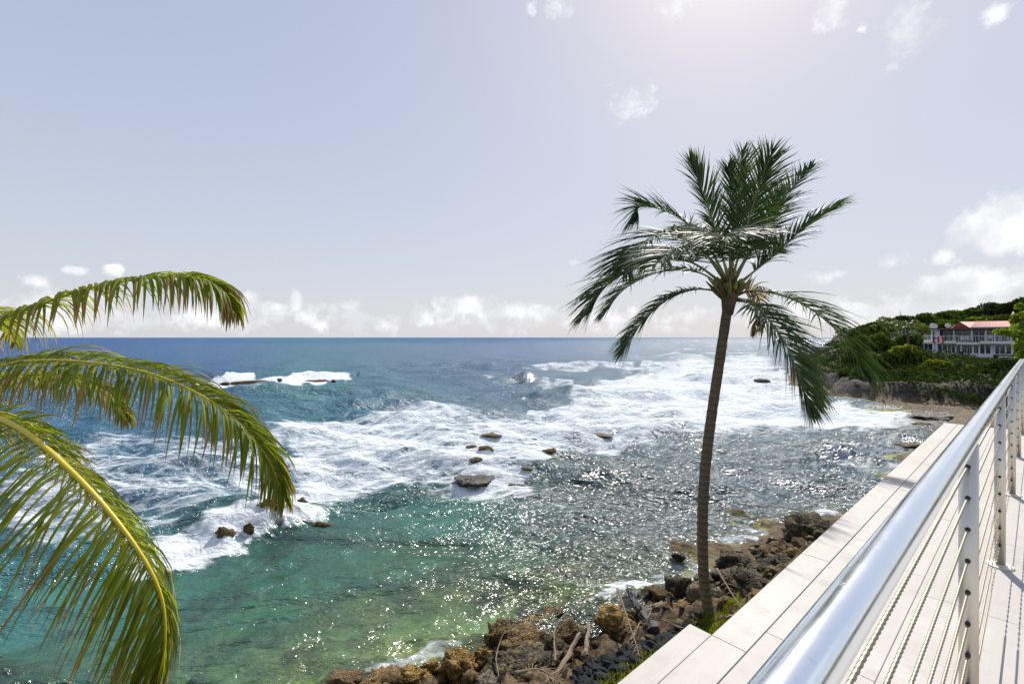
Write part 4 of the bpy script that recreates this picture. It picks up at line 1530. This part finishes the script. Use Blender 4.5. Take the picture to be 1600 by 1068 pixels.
def build_grass():
    g = np.random.default_rng(21)
    n = 26000
    t = g.uniform(-1.5, 9, n)
    c = g.uniform(-4.05, -2.3, n)
    edge = -3.95 + .14 * vnoise(t * 1.7, t * 0, seed=4)
    dens = vnoise(t * 1.6, c * 1.6, seed=6)
    keep = (c > edge) & (dens > -.55)
    t, c = t[keep], c[keep]
    n = len(t)
    x, y = DV.x * t + NV.x * c, DV.y * t + NV.y * c
    z = ground_parts(x, y) - .01
    h = g.uniform(.06, .15, n)
    a = g.uniform(0, 6.28, n)
    w = g.uniform(.004, .009, n)
    lean = g.normal(0, .045, (n, 2))
    B = np.stack([x, y, z], 1)
    S = np.stack([np.cos(a) * w, np.sin(a) * w, 0 * w], 1)
    Mid = B + np.stack([lean[:, 0] * .4, lean[:, 1] * .4, h * .6], 1)
    T = B + np.stack([lean[:, 0], lean[:, 1], h], 1)
    V = np.stack([B - S, B + S, Mid + S * .8, Mid - S * .8, T + S * .1, T - S * .1], 1).reshape(-1, 3)
    b = np.arange(n)[:, None] * 6
    Fc = np.concatenate([b + np.array([[0, 1, 2, 3]]), b + np.array([[3, 2, 4, 5]])])
    tag(link_obj('grass', mesh_np('grass', V, Fc, M_GRASS)), 'bright yellow green grass strip below the terrace', 'grass', kind='stuff')


build_grass()


# ------------------------------------------------------------------ trees and shrubs of the headland
def crown_mesh(name, seed, mat, n=1500, leaf=0.30, lobes=9, flat=0.7, aspect=1.5):
    """unit crown: about 1 wide (radius), leaf clumps spread through lobes"""
    g = np.random.default_rng(seed)
    cen, rad = [], []
    for k in range(lobes):
        a = g.uniform(0, 6.28)
        r = g.uniform(0, .62)
        cen.append((r * math.cos(a), r * math.sin(a), g.uniform(-.35, .45) * flat))
        rad.append(g.uniform(.28, .48))
    cen, rad = np.array(cen), np.array(rad)
    k = g.integers(0, lobes, n)
    d = g.normal(size=(n, 3))
    d /= np.linalg.norm(d, axis=1)[:, None]
    rr = rad[k] * g.uniform(.45, 1.08, n) ** .5
    P = cen[k] + d * rr[:, None] * np.array([1, 1, .75])
    nrm = d + g.normal(0, .55, (n, 3)) + np.array([0, 0, .5])
    nrm /= np.linalg.norm(nrm, axis=1)[:, None]
    ref = g.normal(size=(n, 3))
    A = np.cross(nrm, ref)
    A /= np.linalg.norm(A, axis=1)[:, None]
    B = np.cross(nrm, A)
    s = leaf * g.uniform(.6, 1.25, n)[:, None]
    q = nrm * s * .18
    V = np.stack([P - A * s * aspect * .5, P + B * s * .42 + q, P + A * s * aspect * .5, P - B * s * .42 + q], 1).reshape(-1, 3)
    Fc = np.arange(n * 4).reshape(-1, 4)
    return mesh_np(name, V, Fc, mat)


CROWNS = {'mid': [crown_mesh('crown', 10 + k, M_LEAF_MID, 1900, .15, 11) for k in range(3)],
          'dark': [crown_mesh('crown', 20 + k, M_LEAF_DARK, 1900, .15, 11) for k in range(3)],
          'light': [crown_mesh('crown', 30 + k, M_LEAF_LIGHT, 1500, .17, 10) for k in range(2)]}


def trunk_mesh(seed):
    g = random.Random(seed)
    mb = MB()
    mb.tube([(0, 0, -1.3), (.03, .02, -.7), (.0, .05, -.2), (.04, 0, .2)], [.09, .07, .055, .02], 7)
    for k in range(5):
        a = g.uniform(0, 6.28)
        mb.tube([(0.01, .02, -.6 + .1 * k), (.2 * math.cos(a), .2 * math.sin(a), -.25 + .1 * k), (.5 * math.cos(a), .5 * math.sin(a), .05 + .08 * k)], [.035, .025, .008], 5)
    return mb.mesh('trunk', M_TWIG)


TRUNKS = [trunk_mesh(k) for k in range(3)]
tree_n = [0]


def tree(u, v, depth, ru, rv, kind, label, name='tree', group='trees on the headland'):
    """u, v: middle of the crown in the photograph; ru, rv: half size there"""
    i = tree_n[0]
    tree_n[0] += 1
    p = px(u, v, depth)
    k = depth / F
    rx, rz = ru * k, rv * k
    gz = ground_z(p.x, p.y)
    if p.z - .5 * rz < gz: gz = p.z - rz
    root = empty(name, (p.x, p.y, gz))
    tag(root, label, 'shrub' if name == 'shrub' else 'tree', group)
    c = link_obj('crown', CROWNS[kind][i % len(CROWNS[kind])], root, (0, 0, p.z - gz))
    c.scale = (rx * 1.08, rx * 1.0, rz * 1.45)
    c.rotation_euler = (0, 0, i * 1.7)
    tr_ = link_obj('trunk', TRUNKS[i % 3], root, (0, 0, p.z - gz))
    tr_.scale = (rx * .6, rx * .6, max((p.z - gz + .3) / 1.3, .3))
    return root


sky_row = [(1338, 524, 66, 17, 13, 'dark'), (1360, 514, 70, 22, 15, 'mid'), (1386, 508, 74, 20, 15, 'mid'), (1412, 502, 84, 24, 14, 'dark'), (1440, 499, 96, 26, 13, 'mid'), (1468, 497, 104, 26, 13, 'mid'),
           (1496, 494, 108, 26, 13, 'mid'), (1524, 490, 106, 24, 13, 'mid'), (1548, 485, 104, 20, 15, 'dark'), (1566, 483, 100, 18, 14, 'dark'), (1590, 480, 98, 22, 16, 'dark'), (1620, 478, 96, 24, 18, 'dark'), (1655, 476, 90, 30, 20, 'mid')]
for i, (u, v, d, a, b, k) in enumerate(sky_row):
    tree(u, v, d, a, b, k, f'{["green", "dark green"][k == "dark"]} tree on the headland skyline, {ORD[i]} from the left' if u < 1600 else f'green tree behind the railing end, outer number {"one" if u < 1640 else "two"} of the skyline')
second = [(1440, 512, 88, 20, 10, 'light'), (1470, 507, 94, 20, 9, 'light'), (1492, 506, 96, 18, 8, 'mid'), (1520, 503, 98, 20, 9, 'light'), (1552, 500, 96, 20, 9, 'mid'), (1580, 499, 94, 18, 10, 'mid')]
for i, (u, v, d, a, b, k) in enumerate(second):
    tree(u, v, d, a, b, k, f'leafy tree in the row right behind the house roof, {ORD[i]} from the left')
third = [(1345, 540, 60, 18, 14, 'dark'), (1370, 535, 62, 20, 14, 'mid'), (1420, 535, 68, 18, 15, 'dark'), (1330, 560, 57, 14, 12, 'dark'), (1405, 552, 58, 20, 13, 'light'), (1428, 562, 57, 17, 13, 'mid'), (1385, 568, 55, 20, 16, 'dark')]
for i, (u, v, d, a, b, k) in enumerate(third):
    tree(u, v, d, a * 1.25, b * 1.35, k, f'tree on the headland slope left of the house, {ORD[i]} by height' if i > 3 else f'dark tree behind the hanging palm fronds, {ORD[i]} from the left', group='trees on the headland slope')
fourth = [(1366, 586, 51, 22, 15, 'dark', 'dark green shrub low on the cliff just right of the hanging fronds'),
          (1405, 592, 50, 24, 16, 'dark', 'dark green shrub low on the cliff below the bright bushes'),
          (1446, 586, 51, 20, 15, 'mid', 'green shrub below the left corner of the house'),
          (1466, 572, 54, 20, 11, 'light', 'bright green shrub on the cliff top under the house left end'),
          (1452, 594, 49, 15, 11, 'mid', 'leafy shrub hanging over the cliff under the bright one'),
          (1490, 574, 54, 18, 11, 'dark', 'dark shrub under the middle of the house'),
          (1517, 584, 50, 15, 12, 'light', 'small bright shrub standing out on the dark cliff under the house'),
          (1540, 576, 52, 20, 12, 'dark', 'dark shrub under the right half of the house'),
          (1556, 590, 47, 22, 16, 'dark', 'dark shrub on the cliff just left of the railing end'),
          (1490, 596, 49, 22, 12, 'dark', 'dark shrub on the cliff between two brighter ones'),
          (1572, 572, 46, 20, 16, 'dark', 'dark bush behind the end of the handrail'),
          (1590, 600, 40, 24, 22, 'dark', 'dark bush seen through the far railing posts'),
          (1620, 620, 36, 30, 26, 'dark', 'dark bush at the picture edge behind the last post'),
          (1560, 615, 43, 22, 14, 'dark', 'dark bush on the low bank behind the second last post'),
          (1316, 588, 54, 12, 8, 'dark', 'small dark shrub on the cliff behind the palm fronds')]
for (u, v, d, a, b, k, lab) in fourth:
    tree(u, v, d, a * 1.25, b * 1.3, k, lab, 'shrub', 'shrubs on the cliff')


M_UNDER = mat_foliage('undergrowth_leaf', (0.018, 0.03, 0.010), (0.05, 0.068, 0.018), 0.3)


def undergrowth():
    g = np.random.default_rng(33)
    n = 150000
    x, y = g.uniform(34, 112, n), g.uniform(34, 112, n)
    d = poly_sd(x, y, LAND)
    lump = fbm(x * .35, y * .35, octaves=3, seed=90)
    ok = (d + 1.5 * lump > 2.2) & (d < 60) & (y > .62 * x) & (y < 1.75 * x) & (DV.x * x + DV.y * y > 50)
    ok &= g.random(n) < np.clip(55 / np.hypot(x, y), .3, 1)
    x, y, lump = x[ok], y[ok], lump[ok]
    n = len(x)
    z = ground_parts(x, y)
    hgt = np.clip(.7 + 1.5 * lump, .25, 1.5)
    P = np.stack([x, y, z + hgt * g.uniform(.1, 1, n) ** .6], 1)
    nrm = g.normal(0, .6, (n, 3)) + np.array([-.2, -.3, .8])
    nrm /= np.linalg.norm(nrm, axis=1)[:, None]
    A = np.cross(nrm, g.normal(size=(n, 3)))
    A /= np.linalg.norm(A, axis=1)[:, None]
    B_ = np.cross(nrm, A)
    s_ = g.uniform(.16, .34, n)[:, None]
    V = np.stack([P - A * s_ * .7, P + B_ * s_ * .45, P + A * s_ * .7, P - B_ * s_ * .45], 1).reshape(-1, 3)
    tag(link_obj('undergrowth', mesh_np('undergrowth', V, np.arange(n * 4).reshape(-1, 4), M_UNDER)),
        'dense dark green undergrowth covering the headland above the cliff', 'undergrowth', kind='stuff')


undergrowth()


# nearer sea-grape tree at the right edge, each crown lobe full of broad leaves
def near_tree():
    D = 27
    p = px(1612, 540, D)
    gz = ground_z(p.x, p.y)
    root = empty('broadleaf_tree', (p.x, p.y, gz))
    tag(root, 'bright yellow green broad leaved tree at the right edge in front of the house', 'tree')
    k = D / F
    for i, (u, v, r, q, dz) in enumerate([(1596, 496, 20, 11, .5), (1584, 521, 22, 8, -.3), (1600, 545, 21, 12, -.5), (1630, 515, 34, 26, .6), (1625, 560, 34, 26, 0), (1594, 478, 10, 6, .2)]):
        me = crown_mesh('crown', 60 + i, M_LEAF_LIGHT, 520, .24, 8, aspect=1.15)
        w = px(u, v, D + dz)
        o = link_obj('crown', me, root, (w.x - p.x, w.y - p.y, w.z - gz))
        o.scale = (r * k * 1.1, r * k, q * k * 1.6)
    mb = MB().tube([(0, 0, -.2), (.1, .1, 1.5), (.3, 0, 3.2), (.2, 0, 5)], [.18, .14, .1, .04], 8)
    for (u, v) in ((1596, 496), (1590, 522), (1600, 545)):
        w = px(u, v, D)
        mb.tube([(.2, .05, 2.4), ((w.x - p.x) * .5, 0, (w.z - gz) * .8), (w.x - p.x, 0, w.z - gz)], [.07, .05, .015], 6)
    mb.build('trunk', M_TWIG, root, smooth=True)


near_tree()


def far_palm(u, v, depth, seed, label):
    C = px(u, v, depth)
    gz = ground_z(C.x, C.y)
    root = empty('coconut_palm', (C.x, C.y, gz))
    tag(root, label, 'palm tree', 'small palms on the headland')
    g = random.Random(seed)
    trunk_tube(root, [(C.x + .3, C.y, gz - .2), (C.x + .1, C.y, gz + (C.z - gz) * .5), C], .16, .12, 20, 8, flare=1.2)
    for k in range(13):
        a = k * 2.399
        e = g.uniform(-.1, 1.0)
        d = Vector((math.cos(a), math.sin(a), 0))
        ln = g.uniform(1.7, 2.4)
        pts_ = [C, C + d * ln * .45 * math.cos(e) + Vector((0, 0, ln * .5 * math.sin(e) + .2)), C + d * ln * .85 * math.cos(e) + Vector((0, 0, ln * .55 * math.sin(e))),
                C + d * ln * math.cos(e) + Vector((0, 0, ln * .3 * math.sin(e) - .5))]
        frond(root, pts_, n=22, L=.55, w=.09, grav=1.0, seed=seed * 50 + k, mat=M_FROND_FAR, rmat=M_RACHIS, rad=.03)


M_FROND_FAR = mat_leaf('far_palm_leaf', (0.045, 0.07, 0.02), (0.13, 0.15, 0.035), (0.20, 0.16, 0.06), 0.35, 0.5, 0.95)
far_palm(1388, 512, 64, 5, 'small palm on the headland, left of two before the dark trees')
far_palm(1418, 512, 66, 6, 'small palm on the headland, right of two and nearest the house')


# ------------------------------------------------------------------ the house on the headland
def build_house():
    D = 75.0
    k = D / F
    U = 1508.0
    gz = ground_z((U - U0) * k, D) - .3
    x0_ = (U - U0) * k
    yaw = -math.atan2(x0_, D)          # the front faces across the bay
    ca, sa = math.cos(yaw), -math.sin(yaw)
    root = empty('seaside_house', (x0_, D, gz), yaw)
    tag(root, 'two storey white house with a faded red roof and verandas on the headland', 'house')

    def X(u):
        q = (u - U0) / F
        return (q * D - x0_) / (ca + sa * q)

    def out(u, y, z):
        return root.location + Vector((ca * X(u) + sa * y, -sa * X(u) + ca * y, z))

    def Z(v): return CAM_Z - (v - V0) * k - gz

    def B(name, u0, u1, v0, v1, y0, y1, mat, parent=root):
        """y measured back from the front wall"""
        return MB().box((X(u0), y0, Z(v1)), (X(u1), y1, Z(v0))).build(name, mat, parent)

    # lower storey
    B('lower_wall', 1437, 1583, 536.5, 553, 0.0, 8.0, M_WHITE2)
    B('lower_balcony', 1428, 1497, 553, 556.4, -1.8, 0.0, M_WHITE2)
    B('lower_balcony', 1497.2, 1552, 553, 560.5, -1.0, 0.0, M_WHITE2)
    B('lower_balcony', 1560, 1590, 555, 558.0, -1.4, 0.0, M_WHITE2)
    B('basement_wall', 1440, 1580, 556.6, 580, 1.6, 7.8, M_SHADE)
    for u in (1446, 1478, 1507, 1525, 1556):
        B('support_post', u, u + 2.2, 560.6, 582, -.7, -.3, M_CONC)
    # the slab between the storeys, stepped down in the middle as seen
    B('floor_slab', 1430, 1494, 532.2, 536.3, -1.5, 8.0, M_WHITE)
    B('floor_slab', 1494.1, 1531, 534.0, 538.0, -1.2, 8.0, M_WHITE)
    B('floor_slab', 1531.1, 1585, 532.4, 536.4, -1.5, 8.0, M_WHITE)
    wins = [(1438, 1443), (1444.6, 1449.4), (1451, 1456.8), (1473, 1479.2), (1481.2, 1486), (1487.4, 1492.2), (1494.6, 1500.4), (1503.4, 1510.0), (1511.6, 1518.4), (1521.8, 1528.4), (1531.6, 1538.2), (1540.6, 1547.4), (1555, 1561), (1563, 1570), (1572.6, 1580)]
    for i, (a, b) in enumerate(wins):
        top, bot = (538.4, 551.6)
        if i == 3: bot = 546
        w = MB()
        f = .12
        x0, x1, z0, z1 = X(a), X(b), Z(bot), Z(top)
        w.box((x0 - f, -.10, z0 - f), (x0, -.01, z1 + f)).box((x1, -.10, z0 - f), (x1 + f, -.01, z1 + f))
        w.box((x0, -.10, z1), (x1, -.01, z1 + f)).box((x0, -.10, z0 - f), (x1, -.01, z0))
        wo = w.build('window', M_WHITE, root)
        if 6 <= i <= 9 or i == 4:
            xm = (x0 + x1) / 2
            MB().box((x0, -.045, z0), (xm - .03, -.012, z1)).build('pane', M_GLASS, wo)
            MB().box((xm + .03, -.045, z0), (x1, -.012, z1)).build('pane', M_GLASS, wo)
        elif i in (7, 8):
            pass
        else:
            MB().box((x0, -.045, z0), (x1, -.012, z1)).build('pane', M_GLASS, wo)
    dr = B('door', 1466, 1471.6, 538.4, 552.8, -.06, -.008, M_GLASS)
    MB().box((X(1470.4), -.14, Z(546.4)), (X(1470.9), -.062, Z(545.8))).build('handle', M_DISH, dr)
    for u in (1458, 1462.4):
        B('column', u, u + 2.2, 536.4, 552.9, -1.45, -1.2, M_WHITE)
    B('column', 1435.2, 1437, 536.4, 552.9, -1.45, -1.2, M_WHITE)
    # low parapet rail along the lower left balcony
    MB().box((X(1428), -1.75, Z(547.5)), (X(1458), -1.68, Z(546.9))).build('balcony_rail', M_WHITE, root)
    for u in np.arange(1428.4, 1458, 3.2):
        B('baluster', u, u + .5, 547.6, 552.9, -1.74, -1.69, M_WHITE)

    # upper storey: a deep shaded veranda
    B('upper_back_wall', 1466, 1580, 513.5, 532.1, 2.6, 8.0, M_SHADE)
    B('upper_side_wall', 1454.6, 1465.9, 513.6, 532.1, 0.4, 8.0, M_WHITE2)
    B('upper_window', 1457, 1459.6, 517, 529, .32, .39, M_GLASS)
    for i, (a, b) in enumerate([(1474, 1481), (1483, 1489), (1494, 1503), (1505, 1516), (1521, 1529), (1531, 1538), (1543, 1551), (1556, 1562), (1566, 1576)]):
        w = MB()
        x0, x1, z0, z1 = X(a), X(b), Z(531.5), Z(516.5)
        f = .10
        w.box((x0 - f, 2.50, z0), (x0, 2.59, z1 + f)).box((x1, 2.50, z0), (x1 + f, 2.59, z1 + f)).box((x0, 2.50, z1), (x1, 2.59, z1 + f))
        wo = w.build('sliding_door', M_WHITE2, root)
        MB().box((x0, 2.55, z0), (x1, 2.585, z1)).build('pane', M_GLASS, wo)
    for u in (1466.6, 1489.6, 1517.2, 1538.8, 1552.6, 1578):
        B('column', u, u + 2.0, 514.6, 532.1, -1.1, -.9, M_WHITE2)
    MB().box((X(1440), -1.42, Z(524.9)), (X(1583), -1.36, Z(524.3))).build('veranda_rail', M_WHITE, root)
    for u in np.arange(1440.4, 1583, 4.4):
        B('baluster', u, u + .55, 525, 532.1 if not 1494 < u < 1531 else 533.9, -1.41, -1.37, M_WHITE)
    for a, b in ((1501, 1505), (1509, 1513), (1545, 1549)):      # pale chairs on the veranda
        c = empty('veranda_chair', out((a + b) / 2, -.4, Z(532.1 if a > 1531 else 533.9)), yaw)
        tag(c, f'pale chair on the upper veranda, {["left of the pair in the middle", "right of the pair in the middle", "alone near the right end"][(1501, 1509, 1545).index(a)]}', 'chair', 'chairs on the veranda')
        MB().box((-.24, -.24, .38), (.24, .24, .44)).build('seat', M_WHITE, c)
        MB().box((-.24, .2, .45), (.24, .25, .92)).build('backrest', M_WHITE, c)
        for sx in (-.22, .18):
            for sy in (-.23, .18):
                MB().box((sx, sy, 0), (sx + .04, sy + .04, .379)).build('leg', M_WHITE, c)
    # roof: brown flat eave, then a hipped pink roof with its dark gable end
    B('eave', 1452, 1583, 512.2, 514.4, -1.6, 8.6, M_GUTTER)
    roof = MB()
    xa, xb, xr0, xr1 = X(1486), X(1581), X(1499), X(1578)
    ze, zr = Z(512.1), Z(501.5)
    yf, ym, yb = -1.3, 4.0, 9.0
    vs = [(xa, yf, ze), (xb, yf, ze), (xb, yb, ze), (xa, yb, ze), (xr0, ym, zr), (xr1, ym, zr)]
    roof.add(vs, [(0, 1, 5, 4), (1, 2, 5), (2, 3, 4, 5), (3, 0, 4), (0, 3, 2, 1)])
    ro_ = roof.build('roof', M_ROOF, root)
    MB().add([(X(1487), yf - .35, ze), (X(1515.5), yf - .35, ze), (X(1499.5), yf - .35, Z(502.6)), (X(1487), 3, ze), (X(1515.5), 3, ze), (X(1499.5), 3.4, Z(502.2))],
             [(0, 1, 2), (1, 4, 5, 2), (3, 0, 2, 5), (4, 3, 5), (0, 3, 4, 1)]).build('gable', M_ROOFD, ro_)
    MB().box((X(1515.6), yf - .45, Z(512.15)), (X(1581), yf - .05, Z(510.9))).build('fascia', M_WHITE, ro_)
    n_s = 26
    for q in range(n_s):      # raised seams of the sheet roof
        f = q / (n_s - 1)
        x0 = X(1517) + (X(1580) - X(1517)) * f
        x1 = xr0 + (xr1 - xr0) * (x0 - xa) / (xb - xa)
        MB().tube([(x0, yf - .02, ze + .06), (x1, ym, zr + .03)], .035, 4).build('seam', M_ROOF, ro_)
    for u, v, r in ((1458.4, 508.8, 5.2), (1481, 508.4, 3.8)):     # satellite dishes on the flat roof
        M = Matrix.Translation((X(u), 0, Z(v))) @ Matrix.Rotation(R(60), 4, 'X') @ Matrix.Rotation(R(12), 4, 'Y')
        rr = r * k
        d_ = MB().lathe([(rr * .1, -.22 * rr), (rr * .6, -.12 * rr), (rr, .12 * rr), (rr * .96, .14 * rr), (rr * .55, -.06 * rr), (rr * .05, -.16 * rr)], 18, M).build('satellite_dish', M_DISH, root, smooth=True)
        MB().tube([(X(u), .3, Z(512.2)), (X(u), .25, Z(v))], .05, 6).build('mast', M_DISH, d_)
    # red and white flag hung over the veranda rail, near the left end
    fo = empty('flag', out(1466, -1.5, Z(525)), yaw)
    tag(fo, 'red and white striped flag hanging from the upper veranda rail', 'flag')
    mR, mW, mB = simple('flag_red', (.55, .05, .05), .8), simple('flag_white', (.75, .73, .72), .8), simple('flag_blue', (.06, .09, .25), .8)
    for s in range(5):
        pts_v, f_ = [], []
        for j in range(9):
            zz = -.12 * j
            for e in (0, 1):
                xx = -.62 + .27 * (s + e) + .05 * math.sin(j * .9 + s)
                yy = -.06 + .07 * math.sin((s + e) * 1.7 + j * .5)
                pts_v.append((xx, yy, zz - .12 * abs(s - 1.5) * (j / 8)))
        for j in range(8):
            f_.append((2 * j, 2 * j + 1, 2 * j + 3, 2 * j + 2))
        MB().add(pts_v + [(a_, b_ + .02, c_) for a_, b_, c_ in pts_v], f_ + [tuple(18 + q for q in reversed(ff)) for ff in f_]).build('stripe', mR if s % 2 == 0 else mW, fo)
    MB().add([(-.66, -.17, 0), (-.66, -.17, -.62), (-.10, -.17, -.32), (-.66, -.15, 0), (-.66, -.15, -.62), (-.10, -.15, -.32)], [(0, 1, 2), (5, 4, 3), (0, 3, 4, 1), (1, 4, 5, 2), (2, 5, 3, 0)]).build('blue_corner', mB, fo)


build_house()


# low grey building on the point, glimpsed between the hanging fronds
def build_hut():
    D = 82.0
    k = D / F
    p = px(1283, 552, D)
    gz = ground_z(p.x, p.y)
    root = empty('flat_roofed_hut', (p.x, p.y, min(gz, p.z) - .2))
    tag(root, 'low grey flat roofed hut on the point behind the hanging fronds', 'hut')
    z = p.z - root.location.z
    MB().box((-2.0, 0, 0), (2.3, 3.5, z + .55)).build('wall', M_WHITE, root)
    MB().box((-2.35, -.5, z + .553), (2.6, 3.9, z + 1.25)).build('roof', M_CONC, root)
    w = MB().box((-.8, -.05, z - .3), (.2, -.004, z + .4)).build('window', M_GLASS, root)


build_hut()
